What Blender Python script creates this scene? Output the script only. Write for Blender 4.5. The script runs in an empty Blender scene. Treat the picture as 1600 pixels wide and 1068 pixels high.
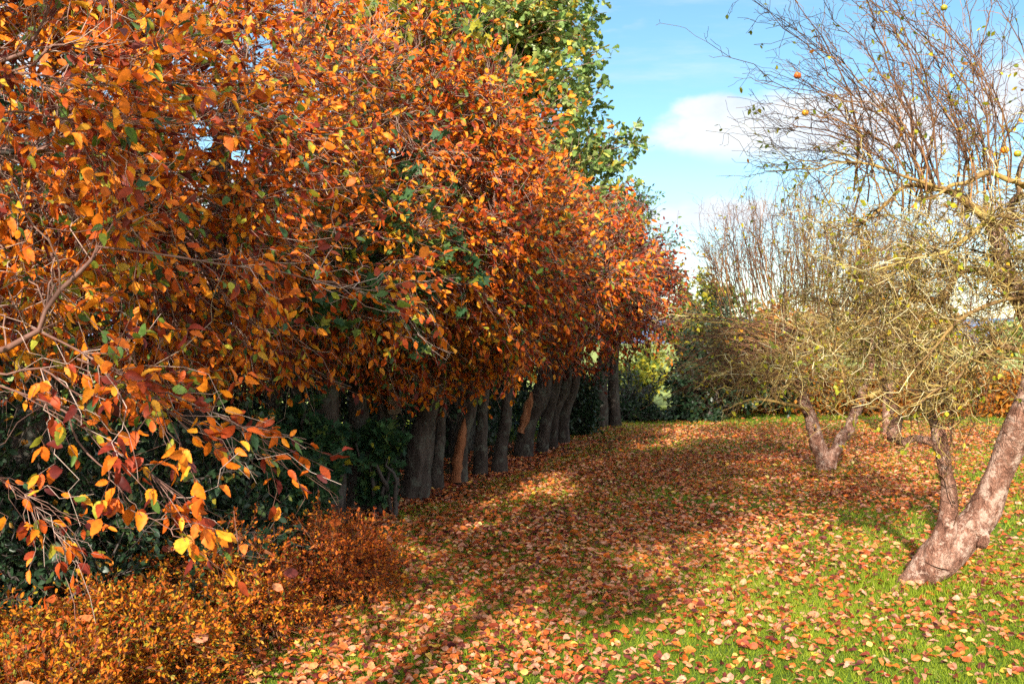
import bpy, bmesh, math, random
import numpy as np
from mathutils import Vector

R = math.radians
scene = bpy.context.scene
COL = scene.collection

# ------------------------------------------------------------------ camera, sky, sun, exposure
CAM_H, FPX = 1.6, 1555.6            # focal length in pixels of the 1600 px wide photograph
cam_data = bpy.data.cameras.new('camera')
cam_data.lens, cam_data.sensor_width = 35.0, 36.0
cam_data.clip_start, cam_data.clip_end = 0.05, 6000
cam_data.dof.use_dof = True
cam_data.dof.focus_distance = 5.6
cam_data.dof.aperture_fstop = 8.0
cam = bpy.data.objects.new('camera', cam_data)
cam.location = (0, 0, CAM_H)
cam.rotation_euler = (R(90), 0, 0)
COL.objects.link(cam)
scene.camera = cam

SUN_EL, SUN_AZ = 25.0, 10.5         # elevation; compass direction the light travels, from +Y towards +X
sun_data = bpy.data.lights.new('sun', 'SUN')
sun_data.energy, sun_data.angle, sun_data.color = 5.0, R(0.5), (1.0, 0.90, 0.76)
sun = bpy.data.objects.new('sun', sun_data)
ddir = Vector((math.sin(R(SUN_AZ)) * math.cos(R(SUN_EL)), math.cos(R(SUN_AZ)) * math.cos(R(SUN_EL)), -math.sin(R(SUN_EL))))
sun.rotation_euler = ddir.to_track_quat('-Z', 'Y').to_euler()
sun.location = (-10, -12, 12)
COL.objects.link(sun)

world = bpy.data.worlds.new('World')
scene.world = world
world.use_nodes = True
wt = world.node_tree
wt.nodes.clear()
def wn(t, **k):
    n = wt.nodes.new(t)
    for a, b in k.items(): setattr(n, a, b)
    return n
def wmath(op, a, b=None, c=None, clamp=False):
    n = wn('ShaderNodeMath', operation=op, use_clamp=clamp)
    for i, v in enumerate((a, b, c)):
        if v is None: continue
        if isinstance(v, (int, float)): n.inputs[i].default_value = v
        else: wt.links.new(v, n.inputs[i])
    return n.outputs[0]
sky = wn('ShaderNodeTexSky', sky_type='NISHITA', sun_disc=False)
sky.sun_elevation = R(SUN_EL)
sky.sun_rotation = R(SUN_AZ + 180)
sky.air_density, sky.dust_density, sky.ozone_density = 1.0, 0.15, 2.2
tc = wn('ShaderNodeTexCoord')
sep = wn('ShaderNodeSeparateXYZ')
wt.links.new(tc.outputs['Generated'], sep.inputs[0])
ay = wmath('MAXIMUM', wmath('ABSOLUTE', sep.outputs[1]), 0.05)
U, V = wmath('DIVIDE', sep.outputs[0], ay), wmath('DIVIDE', sep.outputs[2], ay)
cmb = wn('ShaderNodeCombineXYZ')
wt.links.new(U, cmb.inputs[0]); wt.links.new(V, cmb.inputs[1])
def wnoise(scale, detail, rough, sx=1, sy=1, off=0):
    mp = wn('ShaderNodeMapping')
    mp.inputs['Scale'].default_value = (sx, sy, 1); mp.inputs['Location'].default_value = (off, off, off)
    wt.links.new(cmb.outputs[0], mp.inputs[0])
    n = wn('ShaderNodeTexNoise')
    n.inputs['Scale'].default_value, n.inputs['Detail'].default_value, n.inputs['Roughness'].default_value = scale, detail, rough
    wt.links.new(mp.outputs[0], n.inputs['Vector'])
    return n.outputs[0]
def ramp01(x, lo, hi):
    n = wn('ShaderNodeMapRange', interpolation_type='SMOOTHSTEP')
    n.inputs[1].default_value, n.inputs[2].default_value = lo, hi
    wt.links.new(x, n.inputs[0]) if not isinstance(x, (int, float)) else None
    return n.outputs[0]
n_big, n_fine = wnoise(14, 5, .55, 1, 1.6), wnoise(5.5, 3, .5, 1, 1.3, 3.1)
def cumulus(u0, v0, ru, rv, base):
    du = wmath('DIVIDE', wmath('SUBTRACT', U, u0), ru)
    dv = wmath('DIVIDE', wmath('SUBTRACT', V, v0), rv)
    d = wmath('SQRT', wmath('ADD', wmath('MULTIPLY', du, du), wmath('MULTIPLY', dv, dv)))
    x = wmath('ADD', wmath('SUBTRACT', 1.0, d), wmath('MULTIPLY', wmath('SUBTRACT', n_big, .5), 1.1))
    x = wmath('ADD', x, wmath('MULTIPLY', wmath('SUBTRACT', n_fine, .5), 1.2))
    return wmath('MULTIPLY', ramp01(x, .06, .48), ramp01(V, base - .012, base + .016))
c = cumulus(.30, .210, .175, .044, .184)
for a in ((.215, .232, .06, .022, .20), (.20, .125, .10, .024, .112), (.55, .25, .12, .04, .20), (.62, .13, .28, .03, .10), (-.5, .3, .3, .07, .24), (-.2, .16, .25, .04, .12)):
    c = wmath('MAXIMUM', c, cumulus(*a))
wisp = wmath('MULTIPLY', ramp01(wnoise(5, 7, .62, .8, 5, 9.0), .46, .78), .38)
wisp2 = wmath('MULTIPLY', ramp01(wnoise(26, 4, .6, 1, 3.0, 2.0), .5, .75), ramp01(wnoise(4, 2, .5, 1, 2, 7), .5, .62))
wisp = wmath('MULTIPLY', wmath('ADD', wisp, wmath('MULTIPLY', wisp2, .25), clamp=True), ramp01(V, .02, .25))
cov = wmath('MAXIMUM', wmath('MULTIPLY', c, .92), wisp)
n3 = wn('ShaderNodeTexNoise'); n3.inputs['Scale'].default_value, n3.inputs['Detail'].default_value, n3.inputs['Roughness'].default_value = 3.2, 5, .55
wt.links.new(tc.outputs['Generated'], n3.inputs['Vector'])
away = wmath('MAXIMUM', ramp01(wmath('MULTIPLY', sep.outputs[1], -1.0), -.35, .1), ramp01(sep.outputs[2], .45, .75))   # the sky outside the view: broken bright cloud added to lift the shade
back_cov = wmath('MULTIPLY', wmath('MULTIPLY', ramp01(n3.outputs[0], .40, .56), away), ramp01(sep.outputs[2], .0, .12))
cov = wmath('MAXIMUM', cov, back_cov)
shade = wmath('MULTIPLY', ramp01(n_big, .30, .66), 1.0)
ccol = wn('ShaderNodeMix', data_type='RGBA')
wt.links.new(shade, ccol.inputs[0])
ccol.inputs[6].default_value = (4.15, 4.5, 5.1, 1); ccol.inputs[7].default_value = (5.3, 5.4, 5.5, 1)
hsv = wn('ShaderNodeHueSaturation')
hsv.inputs['Hue'].default_value = .487; hsv.inputs['Saturation'].default_value = 1.12; hsv.inputs['Value'].default_value = .95
wt.links.new(sky.outputs[0], hsv.inputs['Color'])
smix = wn('ShaderNodeMix', data_type='RGBA')
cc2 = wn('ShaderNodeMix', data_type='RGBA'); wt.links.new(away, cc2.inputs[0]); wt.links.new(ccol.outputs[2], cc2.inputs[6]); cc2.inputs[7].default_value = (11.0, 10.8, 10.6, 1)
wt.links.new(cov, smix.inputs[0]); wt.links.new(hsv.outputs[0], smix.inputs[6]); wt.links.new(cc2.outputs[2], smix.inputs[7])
bg = wn('ShaderNodeBackground')
bg.inputs[1].default_value = 0.092
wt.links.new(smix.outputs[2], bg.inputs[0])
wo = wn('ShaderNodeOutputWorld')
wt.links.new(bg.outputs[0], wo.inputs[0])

scene.view_settings.view_transform = 'Standard'
scene.view_settings.look = 'None'
scene.view_settings.exposure = 1.18
scene.view_settings.gamma = 1.0
scene.render.engine = 'CYCLES'
scene.cycles.use_denoising = False
scene.cycles.max_bounces = 7
scene.cycles.diffuse_bounces = 4
scene.cycles.transmission_bounces = 4

# ------------------------------------------------------------------ helpers
def P(px, py, d):
    """A point seen at photograph pixel (px, py) that stands d metres away."""
    return np.array([(px - 800) / FPX * d, d, CAM_H - (py - 534) / FPX * d])
def unit(v):
    return v / np.maximum(np.linalg.norm(v, axis=-1, keepdims=True), 1e-9)
def fnoise(p, freq, seed, n=7):
    r = np.random.default_rng(seed)
    k = unit(r.normal(size=(n, 3))) * freq * r.uniform(.6, 1.9, (n, 1))
    return np.sin(p @ k.T + r.uniform(0, 6.28, n)).sum(-1) / math.sqrt(n)

class MB:
    """Collects geometry and links it as ONE mesh object; every face carries a 'tone'."""
    def __init__(s): s.v, s.f, s.t, s.m, s.n = [], {3: [], 4: []}, {3: [], 4: []}, {3: [], 4: []}, 0
    def add(s, v, faces, tone=0.5, mat=0):
        v = np.asarray(v, np.float32).reshape(-1, 3); faces = np.asarray(faces, np.int64)
        k = faces.shape[1]
        s.v.append(v); s.f[k].append(faces + s.n)
        s.t[k].append(np.broadcast_to(np.asarray(tone, np.float32), (len(faces),)))
        s.m[k].append(np.full(len(faces), mat, np.int32)); s.n += len(v)
    def build(s, name, mats, parent=None, smooth=False):
        me = bpy.data.meshes.new(name)
        v = np.concatenate(s.v)
        lo, tot, tone, mi = [], [], [], []
        for k in (3, 4):
            if s.f[k]:
                f = np.concatenate(s.f[k]); lo.append(f.ravel()); tot.append(np.full(len(f), k))
                tone.append(np.concatenate(s.t[k])); mi.append(np.concatenate(s.m[k]))
        lo, tot = np.concatenate(lo), np.concatenate(tot)
        me.vertices.add(len(v)); me.vertices.foreach_set('co', v.ravel())
        me.loops.add(len(lo)); me.loops.foreach_set('vertex_index', lo.astype(np.int32))
        me.polygons.add(len(tot))
        me.polygons.foreach_set('loop_start', np.concatenate([[0], np.cumsum(tot)[:-1]]).astype(np.int32))
        me.polygons.foreach_set('loop_total', tot.astype(np.int32))
        me.polygons.foreach_set('material_index', np.concatenate(mi))
        if smooth: me.polygons.foreach_set('use_smooth', np.ones(len(tot), bool))
        a = me.attributes.new('tone', 'FLOAT', 'FACE')
        a.data.foreach_set('value', np.concatenate(tone).astype(np.float32))
        me.update(calc_edges=True)
        for m in (mats if isinstance(mats, (list, tuple)) else [mats]): me.materials.append(m)
        o = bpy.data.objects.new(name, me); COL.objects.link(o)
        if parent is not None:
            o.parent = parent
            o.matrix_parent_inverse = parent.matrix_world.inverted() if parent.type != 'EMPTY' else o.matrix_parent_inverse
        return o

def tag(o, label=None, cat=None, group=None, kind=None):
    for k, v in (('label', label), ('category', cat), ('group', group), ('kind', kind)):
        if v: o[k] = v
    return o
def thing(name, label, cat, group=None):
    """An Empty at the world origin of its parts' coordinates that parents them."""
    o = bpy.data.objects.new(name, None); o.empty_display_size = .2
    COL.objects.link(o)
    return tag(o, label, cat, group)
def settle(root, base):
    """Move an Empty to the thing's base without moving its parts."""
    root.location = base
    for ch in root.children: ch.location = -Vector(base)

# ---- tubes
def tubes(mb, paths, radii, sides=4, tone=.5, mat=0, rough=0.0, rfreq=9.0, seed=0, cap=True):
    paths = np.asarray(paths, float); radii = np.asarray(radii, float)
    if paths.ndim == 2: paths, radii = paths[None], radii[None]
    N, K, _ = paths.shape
    if N == 0: return
    tan = unit(np.gradient(paths, axis=1))
    mean = unit(paths[:, -1] - paths[:, 0] + 1e-6)
    ref = np.where(np.abs(mean[:, 2:3]) > .8, np.array([[1., .1, 0]]), np.array([[0.05, 0.1, 1.]]))
    a = unit(np.cross(tan, ref[:, None, :])); b = np.cross(tan, a)
    th = np.arange(sides) / sides * 2 * math.pi
    ring = a[:, :, None, :] * np.cos(th)[None, None, :, None] + b[:, :, None, :] * np.sin(th)[None, None, :, None]
    rr = radii[:, :, None]
    v = paths[:, :, None, :] + ring * rr[..., None]
    if rough:
        nz = fnoise(v.reshape(-1, 3), rfreq, seed) + .5 * fnoise(v.reshape(-1, 3), rfreq * 2.7, seed + 1)
        v = v + ring * (rr * rough * nz.reshape(N, K, sides))[..., None]
    i = np.arange(N)[:, None, None] * (K * sides); k = np.arange(K - 1)[None, :, None] * sides; j = np.arange(sides)[None, None, :]
    j2 = (j + 1) % sides
    f = np.stack([i + k + j, i + k + j2, i + k + sides + j2, i + k + sides + j], -1).reshape(-1, 4)
    t = np.repeat(np.broadcast_to(np.asarray(tone, float), (N,)), (K - 1) * sides)
    mb.add(v.reshape(-1, 3), f, t, mat)
    if cap:
        c = paths[:, -1] + tan[:, -1] * radii[:, -1:] * .4
        vv = np.concatenate([v[:, -1], c[:, None]], 1)
        ii = np.arange(N)[:, None] * (sides + 1); jj = np.arange(sides)[None]
        f = np.stack([ii + jj, ii + (jj + 1) % sides, ii + sides + 0 * jj], -1).reshape(-1, 3)
        mb.add(vv.reshape(-1, 3), f, np.repeat(np.broadcast_to(np.asarray(tone, float), (N,)), sides), mat)

def smooth_path(pts, K, wob=0, seed=0):
    """Catmull-Rom through the given rows (any number of columns)."""
    p = np.asarray(pts, float); p = np.vstack([2 * p[0] - p[1], p, 2 * p[-1] - p[-2]])
    n = len(p) - 3; t = np.linspace(0, n - 1e-6, K); i = t.astype(int); u = (t - i)[:, None]
    p0, p1, p2, p3 = p[i], p[i + 1], p[i + 2], p[i + 3]
    o = .5 * (2 * p1 + (p2 - p0) * u + (2 * p0 - 5 * p1 + 4 * p2 - p3) * u ** 2 + (3 * p1 - p0 - 3 * p2 + p3) * u ** 3)
    if wob:
        r = np.random.default_rng(seed); s = np.linspace(0, 1, K)
        for c in range(3):
            o[:, c] += wob * sum(r.normal() / f * np.sin(s * f * 6.3 + r.uniform(0, 6)) for f in (1.5, 3, 5)) * np.minimum(1, s * 4)
    return o

def bez(S, D0, E, K, rng, wig=.04, bend=.4):
    """Curved paths (N,K,3) that leave S along D0 and end at E."""
    L = np.linalg.norm(E - S, axis=1, keepdims=True)
    c1 = S + unit(D0) * L * bend; c2 = E - (E - S) * .3 + (c1 - S - (E - S) * bend) * .35
    t = np.linspace(0, 1, K)[None, :, None]
    p = S[:, None] * (1 - t) ** 3 + 3 * c1[:, None] * t * (1 - t) ** 2 + 3 * c2[:, None] * t * t * (1 - t) + E[:, None] * t ** 3
    w = rng.normal(size=p.shape) * wig * L[:, :, None] * np.minimum(1, 4 * t)
    return p + w

class Nodes:
    """Skeleton points new branches may leave from."""
    def __init__(s): s.p, s.d, s.r = [], [], []
    def add(s, paths, radii, t0=0.0):
        if paths.ndim == 2: paths, radii = paths[None], radii[None]
        k0 = int(t0 * paths.shape[1]); tan = unit(np.gradient(paths, axis=1))
        s.p.append(paths[:, k0:].reshape(-1, 3)); s.d.append(tan[:, k0:].reshape(-1, 3)); s.r.append(radii[:, k0:].reshape(-1))
    def get(s): return np.concatenate(s.p), np.concatenate(s.d), np.concatenate(s.r)

def attach(nodes, tips, rng, jit=.15, back=.55, up=0.0):
    """For every tip the skeleton node it would grow from."""
    p, d, r = nodes
    out = np.empty(len(tips), int)
    for a in range(0, len(tips), 400):
        dv = tips[a:a + 400, None] - p[None]; L = np.linalg.norm(dv, axis=2) + 1e-6
        cosang = (dv * d[None]).sum(2) / L
        cost = L * (1 + back * (1 - cosang)) * rng.uniform(1, 1 + jit, L.shape)
        if up: cost = cost - up * dv[..., 2]
        out[a:a + 400] = cost.argmin(1)
    return out

def branch_level(mb, nodes, tips, rng, K=7, sides=4, rscale=.6, rmax=.03, rend=.004, wig=.03, bend=.4, tone=.5, mat=0, updir=0.15, jit=.15, back=.55):
    p, d, r = nodes
    i = attach(nodes, tips, rng, jit, back)
    S = p[i]; L = np.linalg.norm(tips - S, axis=1)
    D0 = unit(d[i] * .7 + unit(tips - S) * .8 + np.array([0, 0, updir]))
    paths = bez(S, D0, tips, K, rng, wig, bend)
    r0 = np.minimum(np.minimum(r[i] * rscale, rmax), .006 + L * .02)
    s = np.linspace(0, 1, K)[None]
    radii = r0[:, None] * (1 - s) + np.minimum(r0, rend)[:, None] * s
    tubes(mb, paths, radii, sides, tone, mat, cap=False)
    return paths, radii

def sprout(mb, nodes, n, rng, length, K=5, sides=3, r0=.004, r1=.0016, spread=.9, bias=(0, 0, .2), biasw=.5, wig=.05, tone=.5, mat=0, weight=None, center=None, outw=0.0):
    p, d, r = nodes
    i = rng.choice(len(p), n, p=None if weight is None else weight / weight.sum())
    D = unit(d[i]) + spread * rng.normal(size=(n, 3)) * .8 + np.asarray(bias) * biasw
    if center is not None: D += outw * unit(p[i] - center)
    D = unit(D); L = rng.uniform(*length, n)
    E = p[i] + unit(D + rng.normal(size=(n, 3)) * .25) * L[:, None]
    paths = bez(p[i], D, E, K, rng, wig, .4)
    s = np.linspace(0, 1, K)[None]
    ra = np.minimum(r0, r[i] * .8)[:, None] * (1 - s) + r1 * s
    tubes(mb, paths, ra, sides, tone if np.ndim(tone) == 0 else tone[:n], mat, cap=False)
    return paths, ra

# ---- leaves: a template is (stations along the midrib, half widths)
def strip_template(y, w):
    y, w = np.asarray(y, float), np.asarray(w, float); n = len(y)
    mid = np.stack([0 * y, y], 1); rt = np.stack([w, y], 1); lt = np.stack([-w, y], 1)
    v = np.concatenate([mid, rt, lt]); f = []
    for i in range(n - 1):
        f.append([i, n + i, n + i + 1, i + 1]); f.append([i + 1, 2 * n + i + 1, 2 * n + i, i])
    return v, np.array(f)
WHITE_HI = strip_template([0, .08, .12, .24, .28, .40, .45, .57, .62, .74, .80, .90, 1.0], [.012, .012, .12, .29, .25, .37, .31, .35, .28, .27, .19, .13, .0])
WHITE_LO = strip_template([0, .12, .34, .62, .84, 1.0], [.015, .10, .33, .31, .19, .0])
OAK = strip_template([0, .12, .26, .36, .52, .62, .78, .90, 1.0], [.015, .07, .19, .11, .30, .19, .36, .25, .04])
OVAL = strip_template([0, .2, .5, .8, 1.0], [.01, .19, .29, .17, .0])
DIAMOND = (np.array([[0, 0], [.3, .5], [0, 1.], [-.3, .5]]), np.array([[0, 1, 2], [0, 2, 3]]))
_m = np.array([[0, 0], [.10, .12], [.42, -.02], [.34, .24], [.62, .46], [.34, .52], [.26, .74], [.12, .72], [0, 1.08],
               [-.12, .72], [-.26, .74], [-.34, .52], [-.62, .46], [-.34, .24], [-.42, -.02], [-.10, .12], [0, .34]])
MAPLE = (_m, np.array([[16, i, i + 1] for i in range(15)] + [[16, 15, 0]]))

def leaves(mb, base, d, n, size, tmpl, tone, rng, fold=.35, curl=.35, width=1.0, mat=0, twist=.3):
    v2, f = tmpl; N, M = len(base), len(v2)
    if N == 0: return
    d = unit(d); n = unit(n - (n * d).sum(1, keepdims=True) * d + 1e-5); x = np.cross(d, n)
    lx = v2[None, :, 0] * width * rng.uniform(.85, 1.15, (N, 1)); ly = np.broadcast_to(v2[None, :, 1], lx.shape)
    fo = rng.uniform(-.3, 1, (N, 1)) * fold; cu = rng.uniform(-.4, 1.1, (N, 1)) * curl; tw = rng.normal(size=(N, 1)) * twist
    lz = np.abs(lx) * fo - cu * ly ** 2 * .6 + tw * lx * ly + .05 * np.sin(ly * 9 + rng.uniform(0, 6, (N, 1))) * np.abs(lx) * 3 * abs(curl)
    lxx = lx * (1 - .25 * np.abs(fo))
    v = base[:, None] + size[:, None, None] * (lxx[..., None] * x[:, None] + ly[..., None] * d[:, None] + lz[..., None] * n[:, None])
    ff = (np.arange(N)[:, None, None] * M + f[None]).reshape(-1, f.shape[1])
    mb.add(v.reshape(-1, 3), ff, np.repeat(tone, len(f)), mat)

def foliage_on(mb, paths, per, rng, size, tmpl, tone_fn, droop=.35, outn=None, ndir=(0, 0, 1), nrand=.7, t0=.25, drand=.8, keep=None, petiole=.15, **kw):
    """Leaves along twigs: alternate, more at the tip."""
    N, K, _ = paths.shape
    tan = unit(np.gradient(paths, axis=1))
    t = np.clip(1 - (1 - t0) * rng.uniform(0, 1, (N, per)) ** 1.3, 0, 1) * (K - 1); i = np.minimum(t.astype(int), K - 2); u = (t - i)[..., None]
    ar = np.arange(N)[:, None]
    b = (paths[ar, i] * (1 - u) + paths[ar, i + 1] * u).reshape(-1, 3); dt = tan[ar, i].reshape(-1, 3)
    n_ = len(b)
    d = unit(dt * .8 + drand * rng.normal(size=(n_, 3)) * .7 + np.array([0, 0, -droop]))
    n = np.asarray(ndir, float)[None] + nrand * rng.normal(size=(n_, 3))
    if outn is not None: n = n + outn
    sz = rng.uniform(size[0], size[1], n_)
    k = np.ones(n_, bool) if keep is None else keep(b)
    b = b + d * (sz * petiole)[:, None] * .3
    leaves(mb, b[k], d[k], n[k], sz[k], tmpl, tone_fn(b[k]), rng, **kw)

# ------------------------------------------------------------------ materials
def new_mat(name):
    m = bpy.data.materials.new(name); m.use_nodes = True
    nt = m.node_tree; nt.nodes.clear()
    return m, nt
def node(nt, t, **k):
    n = nt.nodes.new(t)
    for a, b in k.items(): setattr(n, a, b)
    return n
def ramp(nt, stops, interp='LINEAR'):
    n = node(nt, 'ShaderNodeValToRGB'); cr = n.color_ramp; cr.interpolation = interp
    while len(cr.elements) < len(stops): cr.elements.new(.5)
    for e, (p, c) in zip(cr.elements, stops): e.position = p; e.color = (*c, 1)
    return n
def leaf_mat(name, stops, transl=.35, rough=.55, spec=.25, mottle=.35, mscale=60):
    m, nt = new_mat(name); L = nt.links.new
    at = node(nt, 'ShaderNodeAttribute', attribute_name='tone')
    cr = ramp(nt, stops); L(at.outputs['Fac'], cr.inputs[0])
    g = node(nt, 'ShaderNodeNewGeometry')
    nz = node(nt, 'ShaderNodeTexNoise'); nz.inputs['Scale'].default_value = mscale; nz.inputs['Detail'].default_value = 3
    L(g.outputs['Position'], nz.inputs['Vector'])
    mr = node(nt, 'ShaderNodeMapRange'); mr.inputs[1].default_value, mr.inputs[2].default_value = .3, .7
    mr.inputs[3].default_value, mr.inputs[4].default_value = 1 - mottle, 1 + mottle * .6
    L(nz.outputs[0], mr.inputs[0])
    mx = node(nt, 'ShaderNodeMix', data_type='RGBA', blend_type='MULTIPLY'); mx.inputs[0].default_value = 1
    L(cr.outputs[0], mx.inputs[6]); L(mr.outputs[0], mx.inputs[7])
    pb = node(nt, 'ShaderNodeBsdfPrincipled'); pb.inputs['Roughness'].default_value = rough; pb.inputs['Specular IOR Level'].default_value = spec
    L(mx.outputs[2], pb.inputs['Base Color'])
    tr = node(nt, 'ShaderNodeBsdfTranslucent'); L(mx.outputs[2], tr.inputs[0])
    ms = node(nt, 'ShaderNodeMixShader'); ms.inputs[0].default_value = transl
    L(pb.outputs[0], ms.inputs[1]); L(tr.outputs[0], ms.inputs[2])
    o = node(nt, 'ShaderNodeOutputMaterial'); L(ms.outputs[0], o.inputs[0])
    return m
def bark_mat(name, c_dark, c_mid, c_light, scale=9, zs=.35, crack=True, bump=.6, tone_stops=None, spots=None):
    m, nt = new_mat(name); L = nt.links.new
    g = node(nt, 'ShaderNodeNewGeometry')
    mp = node(nt, 'ShaderNodeMapping'); mp.inputs['Scale'].default_value = (1, 1, zs); L(g.outputs['Position'], mp.inputs[0])
    n1 = node(nt, 'ShaderNodeTexNoise'); n1.inputs['Scale'].default_value = scale; n1.inputs['Detail'].default_value = 8; n1.inputs['Roughness'].default_value = .65
    L(mp.outputs[0], n1.inputs['Vector'])
    cr = ramp(nt, [(.30, c_dark), (.48, c_mid), (.66, c_light)]); L(n1.outputs[0], cr.inputs[0])
    col = cr.outputs[0]
    vo = node(nt, 'ShaderNodeTexVoronoi', feature='DISTANCE_TO_EDGE'); vo.inputs['Scale'].default_value = scale * 2.6
    dn = node(nt, 'ShaderNodeMix', data_type='VECTOR'); dn.inputs[0].default_value = .12
    L(mp.outputs[0], dn.inputs[4]); L(n1.outputs['Color'], dn.inputs[5]); L(dn.outputs[1], vo.inputs['Vector'])
    if crack:
        ck = node(nt, 'ShaderNodeMapRange'); ck.inputs[2].default_value = .10; ck.inputs[3].default_value = .28; ck.inputs[4].default_value = 1
        L(vo.outputs['Distance'], ck.inputs[0])
        mx = node(nt, 'ShaderNodeMix', data_type='RGBA', blend_type='MULTIPLY'); mx.inputs[0].default_value = 1
        L(col, mx.inputs[6]); L(ck.outputs[0], mx.inputs[7]); col = mx.outputs[2]
    if spots:
        n3 = node(nt, 'ShaderNodeTexNoise'); n3.inputs['Scale'].default_value = scale * .8; n3.inputs['Detail'].default_value = 6; n3.inputs['Roughness'].default_value = .7
        L(g.outputs['Position'], n3.inputs['Vector'])
        sr = node(nt, 'ShaderNodeMapRange'); sr.inputs[1].default_value, sr.inputs[2].default_value = .52, .60; L(n3.outputs[0], sr.inputs[0])
        mx = node(nt, 'ShaderNodeMix', data_type='RGBA'); mx.inputs[7].default_value = (*spots, 1)
        L(sr.outputs[0], mx.inputs[0]); L(col, mx.inputs[6]); col = mx.outputs[2]
    if tone_stops:
        at = node(nt, 'ShaderNodeAttribute', attribute_name='tone'); tr = ramp(nt, tone_stops); L(at.outputs['Fac'], tr.inputs[0])
        mx = node(nt, 'ShaderNodeMix', data_type='RGBA', blend_type='MULTIPLY'); mx.inputs[0].default_value = 1
        L(col, mx.inputs[6]); L(tr.outputs[0], mx.inputs[7]); col = mx.outputs[2]
    pb = node(nt, 'ShaderNodeBsdfPrincipled'); pb.inputs['Roughness'].default_value = .85; pb.inputs['Specular IOR Level'].default_value = .15
    L(col, pb.inputs['Base Color'])
    bp = node(nt, 'ShaderNodeBump'); bp.inputs['Strength'].default_value = bump; bp.inputs['Distance'].default_value = .02
    ad = node(nt, 'ShaderNodeMath', operation='ADD'); L(n1.outputs[0], ad.inputs[0]); L(vo.outputs['Distance'], ad.inputs[1])
    L(ad.outputs[0], bp.inputs['Height']); L(bp.outputs[0], pb.inputs['Normal'])
    o = node(nt, 'ShaderNodeOutputMaterial'); L(pb.outputs[0], o.inputs[0])
    return m
def twig_mat(name, stops, scale=25):
    m, nt = new_mat(name); L = nt.links.new
    at = node(nt, 'ShaderNodeAttribute', attribute_name='tone'); g = node(nt, 'ShaderNodeNewGeometry')
    nz = node(nt, 'ShaderNodeTexNoise'); nz.inputs['Scale'].default_value = scale; nz.inputs['Detail'].default_value = 4; L(g.outputs['Position'], nz.inputs['Vector'])
    ma = node(nt, 'ShaderNodeMath', operation='MULTIPLY_ADD'); ma.inputs[1].default_value = .7; L(nz.outputs[0], ma.inputs[0])
    sb = node(nt, 'ShaderNodeMath', operation='SUBTRACT'); sb.inputs[1].default_value = .35; L(at.outputs['Fac'], sb.inputs[0]); L(sb.outputs[0], ma.inputs[2])
    cr = ramp(nt, stops); L(ma.outputs[0], cr.inputs[0])
    pb = node(nt, 'ShaderNodeBsdfPrincipled'); pb.inputs['Roughness'].default_value = .6; pb.inputs['Specular IOR Level'].default_value = .3
    L(cr.outputs[0], pb.inputs['Base Color'])
    o = node(nt, 'ShaderNodeOutputMaterial'); L(pb.outputs[0], o.inputs[0])
    return m

M_WHITEBEAM = leaf_mat('whitebeam_leaf', [(0, (.07, .012, .012)), (.12, (.24, .028, .012)), (.26, (.52, .085, .010)), (.48, (.76, .19, .010)), (.68, (.82, .30, .015)),
                       (.80, (.66, .36, .03)), (.86, (.42, .36, .03)), (.92, (.12, .20, .03)), (1, (.04, .10, .05))], .30)
M_OAK = leaf_mat('oak_leaf', [(0, (.05, .11, .03)), (.45, (.16, .255, .06)), (.70, (.31, .37, .11)), (.86, (.60, .48, .04)), (1, (.60, .22, .02))], .3, .40, .5)
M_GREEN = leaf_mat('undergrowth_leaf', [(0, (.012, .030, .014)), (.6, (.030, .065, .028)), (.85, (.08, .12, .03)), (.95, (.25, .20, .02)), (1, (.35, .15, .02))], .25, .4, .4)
M_MAPLE = leaf_mat('maple_leaf', [(0, (.02, .06, .035)), (.5, (.05, .12, .045)), (.8, (.15, .20, .03)), (1, (.45, .38, .03))], .35)
M_SPIREA = leaf_mat('spiraea_leaf', [(0, (.07, .018, .01)), (.25, (.42, .075, .012)), (.52, (.70, .22, .014)), (.70, (.58, .33, .02)), (.80, (.16, .20, .02)), (1, (.04, .09, .02))], .35)
M_BEECH = leaf_mat('beech_leaf', [(0, (.14, .035, .01)), (.5, (.36, .11, .012)), (.85, (.48, .22, .02)), (1, (.22, .20, .03))], .35)
M_FALLEN = leaf_mat('fallen_leaf', [(0, (.06, .014, .014)), (.14, (.17, .032, .024)), (.28, (.44, .085, .025)), (.42, (.66, .17, .02)), (.58, (.59, .23, .10)), (.78, (.61, .31, .21)),
                    (.90, (.74, .46, .05)), (1, (.64, .58, .26))], .22, .6, .25, .45)
M_APPLELEAF = leaf_mat('apple_leaf', [(0, (.06, .09, .02)), (.5, (.22, .26, .02)), (.85, (.58, .48, .03)), (1, (.50, .18, .02))], .35)
M_BARK = bark_mat('whitebeam_bark', (.020, .015, .013), (.045, .034, .029), (.095, .078, .068), 9, .3, False, .6, spots=(.085, .085, .070))
M_WOOD = bark_mat('torn_wood', (.10, .035, .015), (.24, .09, .04), (.36, .17, .09), 14, .12, False, .5)
M_APPLEBARK = bark_mat('apple_bark', (.09, .038, .025), (.29, .14, .095), (.50, .31, .235), 15, .6, True, 1.0, spots=(.50, .345, .275))
M_TWIG_W = twig_mat('whitebeam_twig', [(0, (.06, .026, .02)), (.45, (.19, .095, .07)), (1, (.50, .38, .32))])
M_TWIG_L = twig_mat('lichen_twig', [(0, (.03, .02, .014)), (.3, (.11, .058, .028)), (.5, (.25, .15, .045)), (.72, (.42, .31, .09)), (1, (.64, .57, .36))], 14)
M_SHOOT = twig_mat('young_shoot', [(0, (.035, .02, .015)), (.5, (.13, .06, .03)), (1, (.36, .18, .06))])
M_DARKTWIG = twig_mat('dark_twig', [(0, (.03, .025, .022)), (1, (.10, .08, .07))])

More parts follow.
